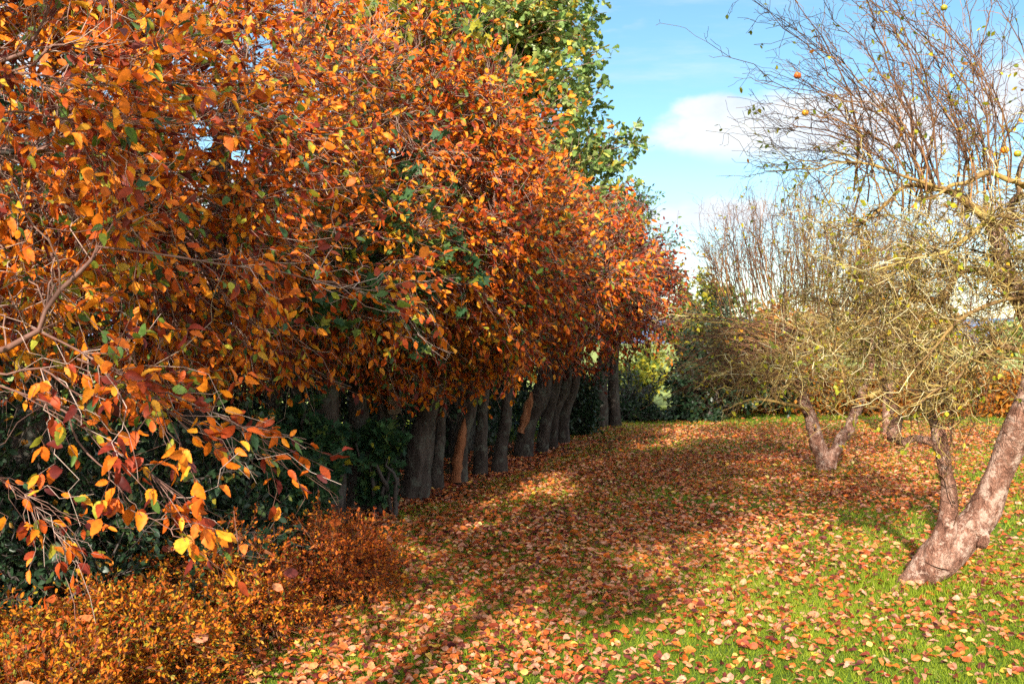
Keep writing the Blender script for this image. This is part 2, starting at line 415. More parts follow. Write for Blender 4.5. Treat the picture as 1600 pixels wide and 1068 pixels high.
def ground_mat(name, cols, scale, dirt=None):
    m, nt = new_mat(name); L = nt.links.new
    g = node(nt, 'ShaderNodeNewGeometry')
    n1 = node(nt, 'ShaderNodeTexNoise'); n1.inputs['Scale'].default_value = scale; n1.inputs['Detail'].default_value = 9; n1.inputs['Roughness'].default_value = .7
    n2 = node(nt, 'ShaderNodeTexNoise'); n2.inputs['Scale'].default_value = scale * 40; n2.inputs['Detail'].default_value = 4
    L(g.outputs['Position'], n1.inputs['Vector']); L(g.outputs['Position'], n2.inputs['Vector'])
    ad = node(nt, 'ShaderNodeMath', operation='MULTIPLY_ADD'); ad.inputs[1].default_value = .5; L(n2.outputs[0], ad.inputs[0])
    hf = node(nt, 'ShaderNodeMath', operation='MULTIPLY'); hf.inputs[1].default_value = .5; L(n1.outputs[0], hf.inputs[0]); L(hf.outputs[0], ad.inputs[2])
    cr = ramp(nt, cols); L(ad.outputs[0], cr.inputs[0]); col = cr.outputs[0]
    pb = node(nt, 'ShaderNodeBsdfPrincipled'); pb.inputs['Roughness'].default_value = .9; pb.inputs['Specular IOR Level'].default_value = .1
    if dirt:
        at = node(nt, 'ShaderNodeAttribute', attribute_name='tone')
        mx = node(nt, 'ShaderNodeMix', data_type='RGBA'); mx.inputs[7].default_value = (*dirt, 1)
        L(at.outputs['Fac'], mx.inputs[0]); L(col, mx.inputs[6]); col = mx.outputs[2]
    L(col, pb.inputs['Base Color'])
    bp = node(nt, 'ShaderNodeBump'); bp.inputs['Strength'].default_value = .8; bp.inputs['Distance'].default_value = .03
    L(n2.outputs[0], bp.inputs['Height']); L(bp.outputs[0], pb.inputs['Normal'])
    o = node(nt, 'ShaderNodeOutputMaterial'); L(pb.outputs[0], o.inputs[0])
    return m
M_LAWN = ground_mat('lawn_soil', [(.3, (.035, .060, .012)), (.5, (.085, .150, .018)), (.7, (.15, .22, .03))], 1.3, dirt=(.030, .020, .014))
M_MEADOW = ground_mat('meadow_grass', [(.3, (.17, .22, .05)), (.6, (.28, .33, .10)), (.8, (.36, .38, .15))], .05)
M_HILL = ground_mat('hazed_hill_wood', [(.3, (.09, .14, .24)), (.6, (.14, .20, .33)), (.8, (.2, .25, .36))], .006)  # blue of distance haze painted into the wooded hill colour
M_GRASS = leaf_mat('grass_blade', [(0, (.07, .12, .012)), (.5, (.23, .31, .016)), (.85, (.38, .42, .03)), (1, (.48, .42, .12))], .35, .6, .2, .2)

# ------------------------------------------------------------------ the ground
ROW0, ROWU, ROWP = np.array([-1.6, 8.9]), np.array([.342, .940]), np.array([.940, -.342])   # the tree row: a point, its direction, towards the lawn
def perp(x, y): return (x - ROW0[0]) * ROWP[0] + (y - ROW0[1]) * ROWP[1]
def along(x, y): return (x - ROW0[0]) * ROWU[0] + (y - ROW0[1]) * ROWU[1]
def row_at(s, w=0.0):
    q = ROW0 + ROWU * s + ROWP * w
    return np.array([q[0], q[1]])
def ground_z(x, y):
    p = np.stack([np.asarray(x, float), np.asarray(y, float), 0 * np.asarray(x, float)], -1)
    return .018 * fnoise(p, 1.1, 5) + .007 * fnoise(p, 4.0, 6)

def grid(x0, x1, y0, y1, nx, ny, zf, tonef=None):
    X, Y = np.meshgrid(np.linspace(x0, x1, nx), np.linspace(y0, y1, ny)); Z = zf(X, Y)
    v = np.stack([X, Y, Z], -1).reshape(-1, 3)
    i = (np.arange(ny - 1)[:, None] * nx + np.arange(nx - 1)[None]).ravel()
    f = np.stack([i, i + 1, i + nx + 1, i + nx], -1)
    t = .0 if tonef is None else tonef(v[f].mean(1)[:, 0], v[f].mean(1)[:, 1])
    mb = MB(); mb.add(v, f, t); return mb
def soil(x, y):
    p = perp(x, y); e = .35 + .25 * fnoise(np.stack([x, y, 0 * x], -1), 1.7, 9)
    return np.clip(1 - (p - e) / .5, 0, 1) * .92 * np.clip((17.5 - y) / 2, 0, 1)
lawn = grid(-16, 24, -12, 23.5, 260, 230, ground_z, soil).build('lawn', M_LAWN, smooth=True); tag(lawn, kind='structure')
meadow = grid(-2500, 2500, -300, 4000, 60, 60, lambda x, y: -.12 + 0 * x).build('meadow', M_MEADOW); tag(meadow, kind='structure')
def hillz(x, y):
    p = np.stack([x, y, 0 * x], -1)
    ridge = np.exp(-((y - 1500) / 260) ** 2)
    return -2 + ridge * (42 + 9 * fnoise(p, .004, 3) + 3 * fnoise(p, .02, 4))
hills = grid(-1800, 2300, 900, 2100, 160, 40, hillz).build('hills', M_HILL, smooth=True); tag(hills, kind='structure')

# ------------------------------------------------------------------ grass and fallen leaves
rng = np.random.default_rng(11)
def wedge(n, d0, d1, margin=.18):
    d = np.sqrt(rng.uniform(d0 ** 2, d1 ** 2, n)); x = rng.uniform(-.515 - margin, .515 + margin, n) * d
    return x, d
def blades(mb, n, d0, d1, h, w):
    x, y = wedge(n, d0, d1)
    k = perp(x, y) + 3 * np.clip(y - 16, 0, 2) > .55 + .25 * fnoise(np.stack([x, y, 0 * x], -1), 2.3, 12); x, y = x[k], y[k]; n = len(x)
    z = ground_z(x, y); b = np.stack([x, y, z - .004], -1)
    pt = fnoise(np.stack([x, y, 0 * x], -1), 2.2, 14)
    hh = rng.uniform(*h, n) * (1 + .15 * pt); a = rng.uniform(0, 6.28, n); ww = rng.uniform(*w, n)
    s = np.stack([np.cos(a), np.sin(a), 0 * a], -1) * ww[:, None] * .5
    lean = np.stack([rng.normal(size=n) * .5, rng.normal(size=n) * .5, np.ones(n)], -1)
    tip = b + lean * hh[:, None]
    v = np.stack([b - s, b + s, tip], 1).reshape(-1, 3)
    f = np.arange(n * 3).reshape(-1, 3)
    mb.add(v, f, np.clip(.5 + .17 * pt + .23 * rng.normal(size=n), 0, 1))
g = MB(); blades(g, 290000, 3.6, 8.2, (.02, .05), (.003, .006)); blades(g, 157000, 8.2, 14, (.025, .055), (.006, .011)); blades(g, 97000, 14, 24, (.03, .06), (.012, .02))
for (bx_, by_, n_) in ((2.66, 6.55, 900), (3.9, 12.3, 500)):      # longer tufts where the mower cannot reach
    th_ = rng.uniform(0, 6.28, n_); rr_ = rng.uniform(.12, .34, n_); x_, y_ = bx_ + np.cos(th_) * rr_ * 1.25, by_ + np.sin(th_) * rr_
    b_ = np.stack([x_, y_, ground_z(x_, y_) - .004], -1); a_ = rng.uniform(0, 6.28, n_); s_ = np.stack([np.cos(a_), np.sin(a_), 0 * a_], -1) * .003
    t_ = b_ + np.stack([rng.normal(size=n_) * .35, rng.normal(size=n_) * .35, np.ones(n_)], -1) * rng.uniform(.05, .10, n_)[:, None]
    g.add(np.stack([b_ - s_, b_ + s_, t_], 1).reshape(-1, 3), np.arange(n_ * 3).reshape(-1, 3), np.clip(.45 + .2 * rng.normal(size=n_), 0, 1))
tag(g.build('grass', M_GRASS), 'short green grass of the lawn', 'grass', kind='stuff')

def cover(x, y):
    """Share of the lawn hidden by leaves: thick under the row, thinning to patches towards the near right."""
    p3 = np.stack([x, y, 0 * x], -1); p = perp(x, y)
    nz = .5 + (.42 * fnoise(p3, 1.5, 21) + .34 * fnoise(p3, 4.5, 22)) * np.clip(1.25 - y / 14, .3, 1)
    edge = 1.6 + .26 * np.maximum(y - 4, 0)
    near = np.clip(1 - (p - edge) / 2.6, 0, 1) * np.clip(p / .5 + .8, 0, 1)
    far = np.clip((y - 4.5) / 5, 0, 1)
    c = .23 + .05 * np.clip(9 - y, 0, 1) + .85 * near ** 1.1 + .13 * far * np.clip(1 - (p - 5.5) / 4, 0, 1)
    c = c * np.clip(1 - (y - 17) / 3.5, .06, 1)
    return np.clip(c * (.45 + 1.1 * nz), 0, 1.1)
fx, fy = [], []
for d0, d1, dens in ((3.2, 8, 1150), (8, 14, 950), (14, 22.5, 600)):
    area = .695 * (d1 ** 2 - d0 ** 2); n = int(area * dens)
    x, y = wedge(n, d0, d1); k = rng.uniform(size=n) < cover(x, y); fx.append(x[k]); fy.append(y[k])
fx, fy = np.concatenate(fx), np.concatenate(fy)
k = (perp(fx, fy) > -.9); fx, fy = fx[k], fy[k]
o_ = np.argsort(fy); fx, fy = fx[o_], fy[o_]; nF = len(fx)
ftone = np.clip(rng.beta(1.3, 1.4, nF) * np.where(rng.uniform(size=nF) < .5, 1, .85), 0, 1); fsize = rng.uniform(.027, .058, nF) * np.where(rng.uniform(size=nF) < .12, 1.3, 1)
fz = ground_z(fx, fy) + np.where(perp(fx, fy) > .8, rng.uniform(.018, .045, nF), rng.uniform(.004, .03, nF))
fa = rng.uniform(0, 6.28, nF); tilt = rng.normal(size=(nF, 3)) * .48
fn = np.array([0, 0, 1.]) * np.where(rng.uniform(size=nF) < .9, 1, .3)[:, None] + tilt
fd = np.stack([np.cos(fa), np.sin(fa), 0 * fa], -1); fb = np.stack([fx, fy, fz], -1) - fd * fsize[:, None] * .5
inframe = (np.abs(fx / fy) < .50) & ((CAM_H - fz) / fy < .335)
hero = np.zeros(nF, bool); hero[np.where(inframe)[0][:200]] = True
last_hero = np.where(hero)[0].max()
far_leaf = np.arange(nF) > 19000
rest = MB()
m1 = ~hero & ~far_leaf; m2 = ~hero & far_leaf
leaves(rest, fb[m1], fd[m1], fn[m1], fsize[m1], WHITE_HI, ftone[m1], rng, fold=.8, curl=.9, twist=.6, width=.88)
leaves(rest, fb[m2], fd[m2], fn[m2], fsize[m2] * 1.05, OVAL, ftone[m2], rng, fold=.7, curl=.8, twist=.6, width=1.0)
tag(rest.build('fallen_leaves', M_FALLEN), 'carpet of fallen orange and brown leaves on the lawn', 'leaf litter', kind='stuff')
LEAF_WORDS = [(.08, 'very dark maroon'), (.21, 'dark red'), (.35, 'red orange'), (.49, 'bright orange'), (.66, 'brownish salmon'), (.84, 'pale pinkish tan'), (.95, 'golden yellow'), (1.01, 'pale cream yellow')]
for i in np.where(hero)[0]:
    mb = MB(); leaves(mb, np.zeros((1, 3)) , fd[i:i + 1], fn[i:i + 1], fsize[i:i + 1], WHITE_HI, ftone[i:i + 1], rng, fold=.8, curl=.9, twist=.6)
    o = mb.build('fallen_leaf', M_FALLEN); o.location = fb[i]
    w = next(s for lim, s in LEAF_WORDS if ftone[i] < lim)
    where = 'lying on the leafy ground beside the low orange hedge' if perp(fx[i], fy[i]) < 2.1 else 'lying on open grass nearest the viewer'
    tag(o, f'{w} fallen leaf {where}', 'leaf', 'fallen leaves nearest the viewer')

# ------------------------------------------------------------------ the row of whitebeams
def tone_whitebeam(rng, shift=0.0, green=.10):
    def fn(b):
        n = len(b); t = np.clip(.465 + shift + .18 * rng.normal(size=n), 0, .80)
        t = t + .10 * fnoise(b, 2.2, 31)
        u = rng.uniform(size=n)
        t = np.where(u < green * 1.25, rng.uniform(.84, 1.0, n) ** .8, t); t = np.where(u > .85, rng.uniform(0, .2, n), t)
        return np.clip(t, 0, 1)
    return fn

def trunk_mesh(mb, pts, K=26, sides=14, rough=.10, flare=1.25, seed=0, mat=0):
    q = smooth_path(pts, K, .012, seed); path, rad = q[:, :3], q[:, 3].copy()
    h = np.linspace(0, 1, K); rad = rad * (1 + (flare - 1) * np.exp(-h * K / 3.2))
    tubes(mb, path, rad, sides, .5, mat, rough, 7.0, seed)
    return path, rad

def ellipsoid(rng, n, c, along_r, lawn_r, back_r, up_r, down_r, inner=.55, front=.7):
    """Points in the shell of a lopsided crown; FRONT of them on the lawn side."""
    v = unit(rng.normal(size=(n, 3))); r = inner + (1 - inner) * rng.uniform(size=n) ** .6
    f = rng.uniform(size=n) < front
    v[:, 0] = np.where(f, np.abs(v[:, 0]), -np.abs(v[:, 0]))
    s = np.stack([np.where(v[:, 0] > 0, lawn_r, back_r), np.full(n, along_r), np.where(v[:, 2] > 0, up_r, down_r)], -1)
    q = v * s * r[:, None] * (1 + .16 * fnoise(v * 1.0 + c * 1.7, 2.6, 41))[:, None]
    return np.stack([c[0] + q[:, 0] * ROWP[0] + q[:, 1] * ROWU[0], c[1] + q[:, 0] * ROWP[1] + q[:, 1] * ROWU[1], c[2] + q[:, 2]], -1)

def whitebeam(label, base, top, r0, seed, n_limb, n_branch, n_twig, per, tmpl, crown, size=(.042, .074), shift=0.0, extra=None, green=.10, bends=None, front=.72, twig_r=.0035, sides=14):
    rng = np.random.default_rng(seed)
    root = thing('whitebeam_tree', label, 'tree', 'whitebeams in the long row')
    tb, cb, fb_ = MB(), MB(), MB()
    bx, by = base; pts = [(bx, by, -.1, r0)]
    if bends: pts += [(*p, r) for p, r in bends]
    else:
        tx, ty, tz = top
        for s, f in ((.3, .86), (.6, .74), (1, .45)):
            pts.append((bx + (tx - bx) * s ** 1.3 + rng.normal() * .03, by + (ty - by) * s ** 1.3 + rng.normal() * .03, tz * s, r0 * f))
    path, rad = trunk_mesh(tb, pts, seed=seed, sides=sides)
    nd = Nodes(); nd.add(path, rad, .38)
    c, ar, lr, br, ur, dr = crown
    tips = ellipsoid(rng, n_limb, c, ar * .8, lr * .75, br * .7, ur * .8, dr * .6, .6, front)
    lp, lrad = branch_level(tb, nd.get(), tips, rng, 10, 6, .5, .045, .010, .018, .4, back=.9)
    n2 = Nodes(); n2.add(lp, lrad, .15); n2.add(path, rad, .7)
    if extra is not None:
        for e in extra:
            q = smooth_path(e, 16, .006, seed + len(e)); tubes(cb, q[:, :3], q[:, 3] * np.where(q[:, 3] > .008, .5, .62), 6, .30, cap=True, rough=.08, rfreq=30)
            n2.add(q[:, :3], np.minimum(q[:, 3] * .5, .006), .25)
    tips = ellipsoid(rng, n_branch, c, ar, lr, br, ur, dr, .72, front)
    bp, brad = branch_level(cb, n2.get(), tips, rng, 8, 4, .6, .012, .003, .03, .4, tone=.5, back=.7)
    n3 = Nodes(); n3.add(bp, brad, .5)
    if extra is not None:
        for e in extra:
            if e is L3: continue
            q = smooth_path(e, 16, .006, seed + len(e)); n3.add(q[5::3 if e is L12 else 2, :3], np.minimum(q[5::2, 3], .004), 0)
    tone = np.clip(rng.normal(size=n_twig) * .25 + .5, 0, 1)
    tp, tr = sprout(cb, n3.get(), n_twig, rng, (.14, .46), 5, 3, twig_r, twig_r * .5, .75, (0, 0, .1), .4, .05, tone, center=c, outw=.5)
    sprout(cb, n3.get(), int(n_twig * .3), rng, (.25, .6), 6, 3, twig_r, twig_r * .4, .7, (0, 0, .15), .5, .05, np.clip(rng.normal(size=int(n_twig * .3)) * .25 + .5, 0, 1), center=c, outw=.8)
    outn = np.array([ROWP[0] * .5 - ROWU[0] * .35, ROWP[1] * .5 - ROWU[1] * .35, .25])
    foliage_on(fb_, tp, per, rng, size, tmpl, tone_whitebeam(rng, shift, green), droop=.3, outn=outn, nrand=1.0, fold=.9, curl=.85, twist=.55, width=.74)
    if extra is not None:
        q = smooth_path(L3, 16, .006, seed + len(L3)); nl = Nodes(); nl.add(q[5:, :3], q[5:, 3]); nl.add(q[12:, :3], q[12:, 3])
        lt_, _ = sprout(cb, nl.get(), 16, rng, (.05, .14), 5, 3, .002, .001, .7, (.2, 0, .1), .6)
        foliage_on(fb_, lt_, 2, rng, (.06, .085), tmpl, tone_whitebeam(rng, -.02, .06), droop=.5, outn=outn, nrand=.8, fold=.8, curl=.7, twist=.5, t0=.6, width=.9)
    t = tb.build('trunk', [M_BARK, M_WOOD], root, smooth=True); cr = cb.build('crown', M_TWIG_W, root)
    fo = fb_.build('foliage', M_WHITEBEAM, cr)
    settle(root, (bx, by, 0)); return root

def crown_at(s, w=.25, z=2.55, ar=1.0, lr=1.35, br=1.2, ur=1.65, dr=1.45):
    q = row_at(s, w); return (np.array([q[0], q[1], z]), ar, lr, br, ur, dr)
def gp(px, py):
    """Ground point under a photograph pixel."""
    d = CAM_H * FPX / (py - 534); return np.array([(px - 800) / FPX * d, d])

# trunks that show, each (label, base pixel, top pixel, radius, torn)
TRUNKS = [
    ('slender whitebeam trunk behind the dark undergrowth, crown orange', (448, 812), (430, 640), .10),
    ('thick whitebeam trunk just behind the far end of the low orange hedge', (519, 818), (512, 640), .165),
    ('broad dark whitebeam trunk second past the low orange hedge', (563, 795), (560, 620), .155),
    ('thin whitebeam trunk carrying the wooden nest box', (606, 776), (600, 600), .085),
    ('big whitebeam trunk leaning right with a forked pale foot', (645, 778), (678, 600), .150),
    ('thin straight whitebeam trunk right of the big forked one', (680, 764), (690, 620), .095),
    ('whitebeam trunk with a long strip of torn reddish wood', (716, 758), (738, 610), .12),
    ('straight grey whitebeam trunk right of the torn one', (750, 744), (755, 620), .115),
    ('narrow grey whitebeam trunk in the middle of the row', (779, 738), (790, 620), .115),
    ('whitebeam trunk leaning right with broken orange snag', (817, 714), (850, 600), .17),
    ('dark whitebeam trunk between two leaning ones far down the row', (846, 707), (868, 600), .13),
    ('grey leaning whitebeam trunk second from the far end', (862, 702), (885, 590), .12),
    ('leaning whitebeam trunk at the far end of the row', (878, 692), (898, 590), .14),
]
for i, (lab, b, t, r) in enumerate(TRUNKS):
    g0 = gp(*b); d = g0[1]; top = P(t[0], t[1], d); s = along(*g0)
    lean = (top - np.array([*g0, 0])) / max(top[2], .3)
    zt = 3.6 if d < 11 else 3.1
    r *= .78; bends = [(P(b[0] + (t[0] - b[0]) * .25 + (i * 37 % 11 - 5) * .8, b[1] + (t[1] - b[1]) * .45, d), r * .9), (top, r * .80),
             (np.array([g0[0] + lean[0] * 1.6, g0[1] + lean[1] * 1.6, 2.3]), r * .6), (np.array([g0[0] + lean[0] * 2, g0[1] + .1, zt]), r * .3)]
    near = d < 11
    root = whitebeam(lab, g0, None, r, 100 + i, 9, 95 if near else 80, 1450 if near else (1000 if d < 13 else 700), 5, WHITE_LO,
                     crown_at(s, .30 + (.06 * ((i * 7) % 5 - 2)), 2.55, .85, 1.45, 1.1, float(np.interp(d, [8, 10.4, 11.2, 12.5, 14, 16], [2.15, 1.8, 1.4, 1.05, .85, .85])), 1.3), shift=-.28 if d > 13 else -.05 if d > 11.5 else 0, bends=bends, green=.12, twig_r=.003 if near else .0035,
                     size=(.050, .082))
    tr = [c for c in root.children if c.name.startswith('trunk')][0]
    if i == 4:      # the second stem of the fork
        mb = MB(); q = smooth_path([(*P(655, 778, d - .05), .11), (*P(662, 740, d), .085), (*P(664, 700, d + .05), .085), (*P(672, 640, d + .1), .07)], 16, .01, 3)
        tubes(mb, q[:, :3], q[:, 3], 12, .5, 0, .08, 8, 4); o = mb.build('trunk_fork', M_BARK, tr, smooth=True)
    if i == 6:
        mb = MB(); q = smooth_path([(*P(712, 752, d - .10), .06), (*P(716, 715, d - .11), .055), (*P(722, 680, d - .10), .045), (*P(727, 652, d - .08), .012)], 16, .008, 5)
        tubes(mb, q[:, :3], q[:, 3], 9, .5, 0, .2, 25, 4); mb.build('torn_wood', M_WOOD, tr)
    if i == 9:
        mb = MB(); q = smooth_path([(*P(814, 675, d - .12), .05), (*P(822, 650, d - .13), .06), (*P(828, 625, d - .12), .05), (*P(831, 612, d - .12), .02)], 14, .01, 5)
        tubes(mb, q[:, :3], q[:, 3], 9, .5, 0, .22, 25, 4); mb.build('snag', M_WOOD, tr)

# whitebeams that stand nearer, on the left, and reach into the picture from beside it
L1 = [(*P(-560, 640, 4.3), .05), (*P(-200, 590, 3.9), .035), (*P(30, 535, 3.6), .021), (*P(80, 470, 3.6), .019), (*P(135, 415, 3.6), .016), (*P(152, 392, 3.65), .012), (*P(175, 350, 3.72), .006), (*P(190, 320, 3.8), .003)]
L2 = [(*P(-420, 560, 4.1), .02), (*P(-100, 575, 3.6), .011), (*P(0, 601, 3.45), .009), (*P(60, 622, 3.42), .008), (*P(110, 650, 3.4), .007), (*P(160, 690, 3.4), .0045), (*P(230, 735, 3.4), .003), (*P(275, 775, 3.4), .002)]
L3 = [(*P(108, 650, 3.4), .006), (*P(118, 685, 3.4), .0055), (*P(150, 722, 3.38), .0045), (*P(182, 745, 3.37), .004), (*P(192, 772, 3.36), .0035), (*P(201, 795, 3.36), .003), (*P(246, 814, 3.36), .0028), (*P(268, 828, 3.36), .0025), (*P(306, 817, 3.36), .0018)]
L4 = [(*P(-100, 560, 3.7), .012), (*P(0, 585, 3.5), .007), (*P(35, 578, 3.5), .006), (*P(72, 579, 3.48), .006), (*P(130, 618, 3.45), .004), (*P(165, 605, 3.4), .003), (*P(240, 570, 3.4), .002)]
L5 = [(*P(150, 385, 3.65), .010), (*P(250, 396, 3.7), .008), (*P(340, 413, 3.8), .006), (*P(430, 424, 4.0), .005), (*P(520, 444, 4.2), .004), (*P(612, 458, 4.4), .002)]
L6 = [(*P(-300, 160, 4.0), .03), (*P(0, 95, 3.7), .016), (*P(45, 68, 3.7), .014), (*P(70, 30, 3.7), .012), (*P(95, -40, 3.7), .010), (*P(150, -150, 3.8), .006)]
L7 = [(*P(-200, 90, 3.8), .012), (*P(20, 110, 3.6), .009), (*P(80, 72, 3.6), .007), (*P(130, 80, 3.6), .006), (*P(200, 90, 3.65), .004), (*P(290, 60, 3.7), .002)]
L8 = [(*P(-200, 110, 3.8), .012), (*P(40, 115, 3.6), .008), (*P(120, 134, 3.6), .007), (*P(180, 127, 3.65), .0055), (*P(250, 129, 3.7), .003)]
L9 = [(*P(50, 512, 3.6), .009), (*P(110, 540, 3.55), .007), (*P(160, 570, 3.5), .006), (*P(214, 592, 3.5), .0045), (*P(260, 640, 3.5), .003)]
L10 = [(*P(-100, 200, 3.8), .010), (*P(10, 175, 3.6), .007), (*P(120, 188, 3.65), .006), (*P(260, 192, 3.8), .004), (*P(330, 195, 3.9), .002)]
L11 = [(*P(-160, 700, 4.3), .008), (*P(-40, 730, 4.2), .005), (*P(20, 760, 4.15), .0035), (*P(55, 792, 4.1), .0025), (*P(85, 828, 4.1), .002)]
L12 = [(*P(120, 560, 3.7), .008), (*P(230, 600, 3.75), .006), (*P(320, 640, 3.8), .0045), (*P(380, 675, 3.9), .003), (*P(420, 690, 3.95), .002)]
whitebeam('whitebeam whose bare pale limbs reach in from the left, nearest branches hanging low', row_at(-5.1, -.15), (*row_at(-5.0, .2), 3.4), .15, 201, 12, 220, 3000, 5, WHITE_HI,
          (np.array([*row_at(-4.7, .35), 2.45]), 1.45, 1.36, 1.1, 1.5, 1.08), extra=[L1, L2, L3, L4, L5, L6, L7, L8, L9, L10, L11, L12], front=.8, twig_r=.0022)
whitebeam('whitebeam on the left with a dark trunk behind the orange hedge', (-2.86, 5.65), (-2.5, 5.9, 3.4), .125, 202, 11, 200, 2800, 5, WHITE_HI,
          (np.array([*row_at(-3.25, .35), 2.5]), 1.25, 1.35, 1.1, 1.45, 1.32), front=.8, twig_r=.0022)
whitebeam('whitebeam standing just short of the first clear trunk, dense orange crown', row_at(-1.9, -.1), (*row_at(-1.8, .2), 3.5), .12, 203, 11, 170, 2400, 5, WHITE_HI,
          (np.array([*row_at(-1.7, .32), 2.55]), 1.15, 1.38, 1.1, 1.75, 1.3), front=.8, twig_r=.0024)
# ------------------------------------------------------------------ other trees and shrubs
def leafy(name, label, cat, base, blobs, n_branch, n_twig, per, tmpl, mat, size, seed, tone, twigmat=None, trunk=None, group=None, fold=.35, curl=.35, droop=.2, ndir=(0, 0, 1), twig_len=(.12, .4), nrand=.8, stems=5):
    """A plant made of stems, twigs and leaves spread through several blobs (centre, radii)."""
    rng = np.random.default_rng(seed); root = thing(name, label, cat, group)
    tb, cb, fb_ = MB(), MB(), MB(); nd = Nodes()
    b = np.array([base[0], base[1], 0.])
    if trunk:
        path, rad = trunk_mesh(tb, trunk, seed=seed); nd.add(path, rad, .3)
    w = np.array([np.prod(r) ** .66 for _, r in blobs]); w /= w.sum()
    if not trunk:
        tops = np.array([blobs[i][0] for i in rng.choice(len(blobs), stems, p=w)]) + rng.normal(size=(stems, 3)) * .1
        S = np.tile(b, (stems, 1)) + rng.normal(size=(stems, 3)) * np.array([.12, .12, 0]); S[:, 2] = -.05
        pth = bez(S, np.array([[0, 0, 1.]] * stems) + rng.normal(size=(stems, 3)) * .2, tops, 9, rng, .03)
        rad = np.linspace(.03, .01, 9)[None].repeat(stems, 0); tubes(tb, pth, rad, 6, .4); nd.add(pth, rad, .1)
    idx = rng.choice(len(blobs), n_branch, p=w)
    C = np.array([blobs[i][0] for i in idx]); Rr = np.array([blobs[i][1] for i in idx])
    v = unit(rng.normal(size=(n_branch, 3))); tips = C + v * Rr * (.45 + .55 * rng.uniform(size=(n_branch, 1)) ** .6)
    tips[:, 2] = np.maximum(tips[:, 2], .05)
    bp, br = branch_level(cb, nd.get(), tips, rng, 7, 4, .6, .02, .004, .03, .4, back=.7)
    n3 = Nodes(); n3.add(bp, br, .4)
    tp, tr = sprout(cb, n3.get(), n_twig, rng, twig_len, 4, 3, .004, .002, .9, (0, 0, .2), .5, .05, np.clip(rng.normal(size=n_twig) * .25 + .5, 0, 1))
    foliage_on(fb_, tp, per, rng, size, tmpl, lambda q: tone(q, rng), droop=droop, ndir=ndir, nrand=nrand, fold=fold, curl=curl, keep=lambda q: q[:, 2] > .02)
    tb.build('trunk' if trunk else 'stems', M_BARK if trunk else (twigmat or M_DARKTWIG), root, smooth=True)
    cr = cb.build('crown', twigmat or M_DARKTWIG, root); fb_.build('foliage', mat, cr)
    settle(root, tuple(b)); return root

# the green oak behind the row
ob = np.array([-.78, 14.5]); oc = np.random.default_rng(7)
blobs = []
for z, rr, k in ((3.4, 1.6, 5), (4.6, 2.1, 7), (5.9, 2.2, 7), (7.2, 2.0, 6), (8.3, 1.4, 4)):
    for a in range(k):
        th = a / k * 6.28 + oc.uniform(0, .8); q = rr * oc.uniform(.65, .95)
        blobs.append((np.array([ob[0] + q * math.cos(th), ob[1] + q * math.sin(th), z + oc.normal() * .25]), np.array([.75, .75, .5])))
blobs += [(P(x_, y_, 14.0), np.array([.5, .5, .4])) for x_, y_ in ((870, 270), (820, 160), (760, 90), (900, 330), (850, 330), (935, 330))]
blobs.append((P(965, 245, 14.8), np.array([.35, .5, .3]))); blobs.append((P(925, 190, 14.4), np.array([.35, .5, .4]))); blobs.append((P(885, 120, 14.2), np.array([.45, .5, .5]))); blobs.append((P(870, 40, 14.2), np.array([.5, .5, .5]))); blobs.append((P(830, 200, 13.9), np.array([.6, .5, .6]))); blobs.append((P(800, 60, 13.9), np.array([.6, .5, .6]))); blobs.append((P(915, 290, 14.2), np.array([.4, .5, .35])))
def oak_tone(q, rng): return np.clip(.45 + .15 * fnoise(q, 1.5, 3) + .17 * rng.normal(size=len(q)) + (rng.uniform(size=len(q)) < .10) * .45, 0, 1)
leafy('oak_tree', 'tall green oak rising behind the orange row, against the sky', 'tree', ob, blobs, 600, 9500, 9, OAK, M_OAK, (.08, .13), 301, oak_tone, M_TWIG_W,
      trunk=[(ob[0], ob[1], -.1, .22), (ob[0] + .05, ob[1], 2, .19), (ob[0], ob[1] + .1, 4.5, .14), (ob[0] + .1, ob[1], 6.8, .08), (ob[0] + .1, ob[1], 8.3, .03)], droop=.15)

# unseen leaning tree added behind the viewer to shade the lawn along the row
cb0 = row_at(-16.0, 2.9); blobs = []; lean_ = lambda z: np.array([*(row_at(-16.0, 2.9 + .28 * z)), z])
for k in range(26):
    z = 6.9 + 3.7 * k / 25; a_ = k * 2.4; q = .85
    blobs.append((lean_(z) + np.array([q * math.cos(a_), q * math.sin(a_), 0]), np.array([.5, .5, .45])))
leafy('added_shade_tree', 'unseen tall leaning green tree behind the viewer, added to shade the lawn', 'tree', cb0, blobs, 280, 2600, 6, OVAL, M_OAK, (.09, .14), 305, oak_tone, M_TWIG_W,
      trunk=[(*lean_(-.1), .16), (*lean_(3.0), .13), (*lean_(7.2), .08), (*lean_(10.4), .03)])

# a maple with yellowing leaves inside the row, and its dark green seedlings lower down
def maple_tone(q, rng): return np.clip(.5 + .22 * rng.normal(size=len(q)) + .4 * (q[:, 2] > 3.3), 0, 1)
q = row_at(.4, -.6)
leafy('maple_tree', 'green maple with yellow top leaves growing up through the orange row', 'tree', q,
      [(P(600, 390, 7.1), np.array([.26, .3, .26])), (P(640, 290, 7.5), np.array([.24, .3, .2])), (P(690, 15, 8.6), np.array([.34, .4, .24])), (P(565, 460, 6.8), np.array([.24, .3, .24])), (P(640, 450, 7.4), np.array([.2, .3, .24])), (P(700, 400, 7.9), np.array([.2, .3, .2]))],
      80, 520, 6, MAPLE, M_MAPLE, (.07, .11), 311, maple_tone, trunk=[(q[0], q[1], -.1, .07), (q[0], q[1], 1.6, .055), (q[0] + .2, q[1] - .1, 3.0, .04), (q[0] + .25, q[1] - .1, 4.3, .015)])
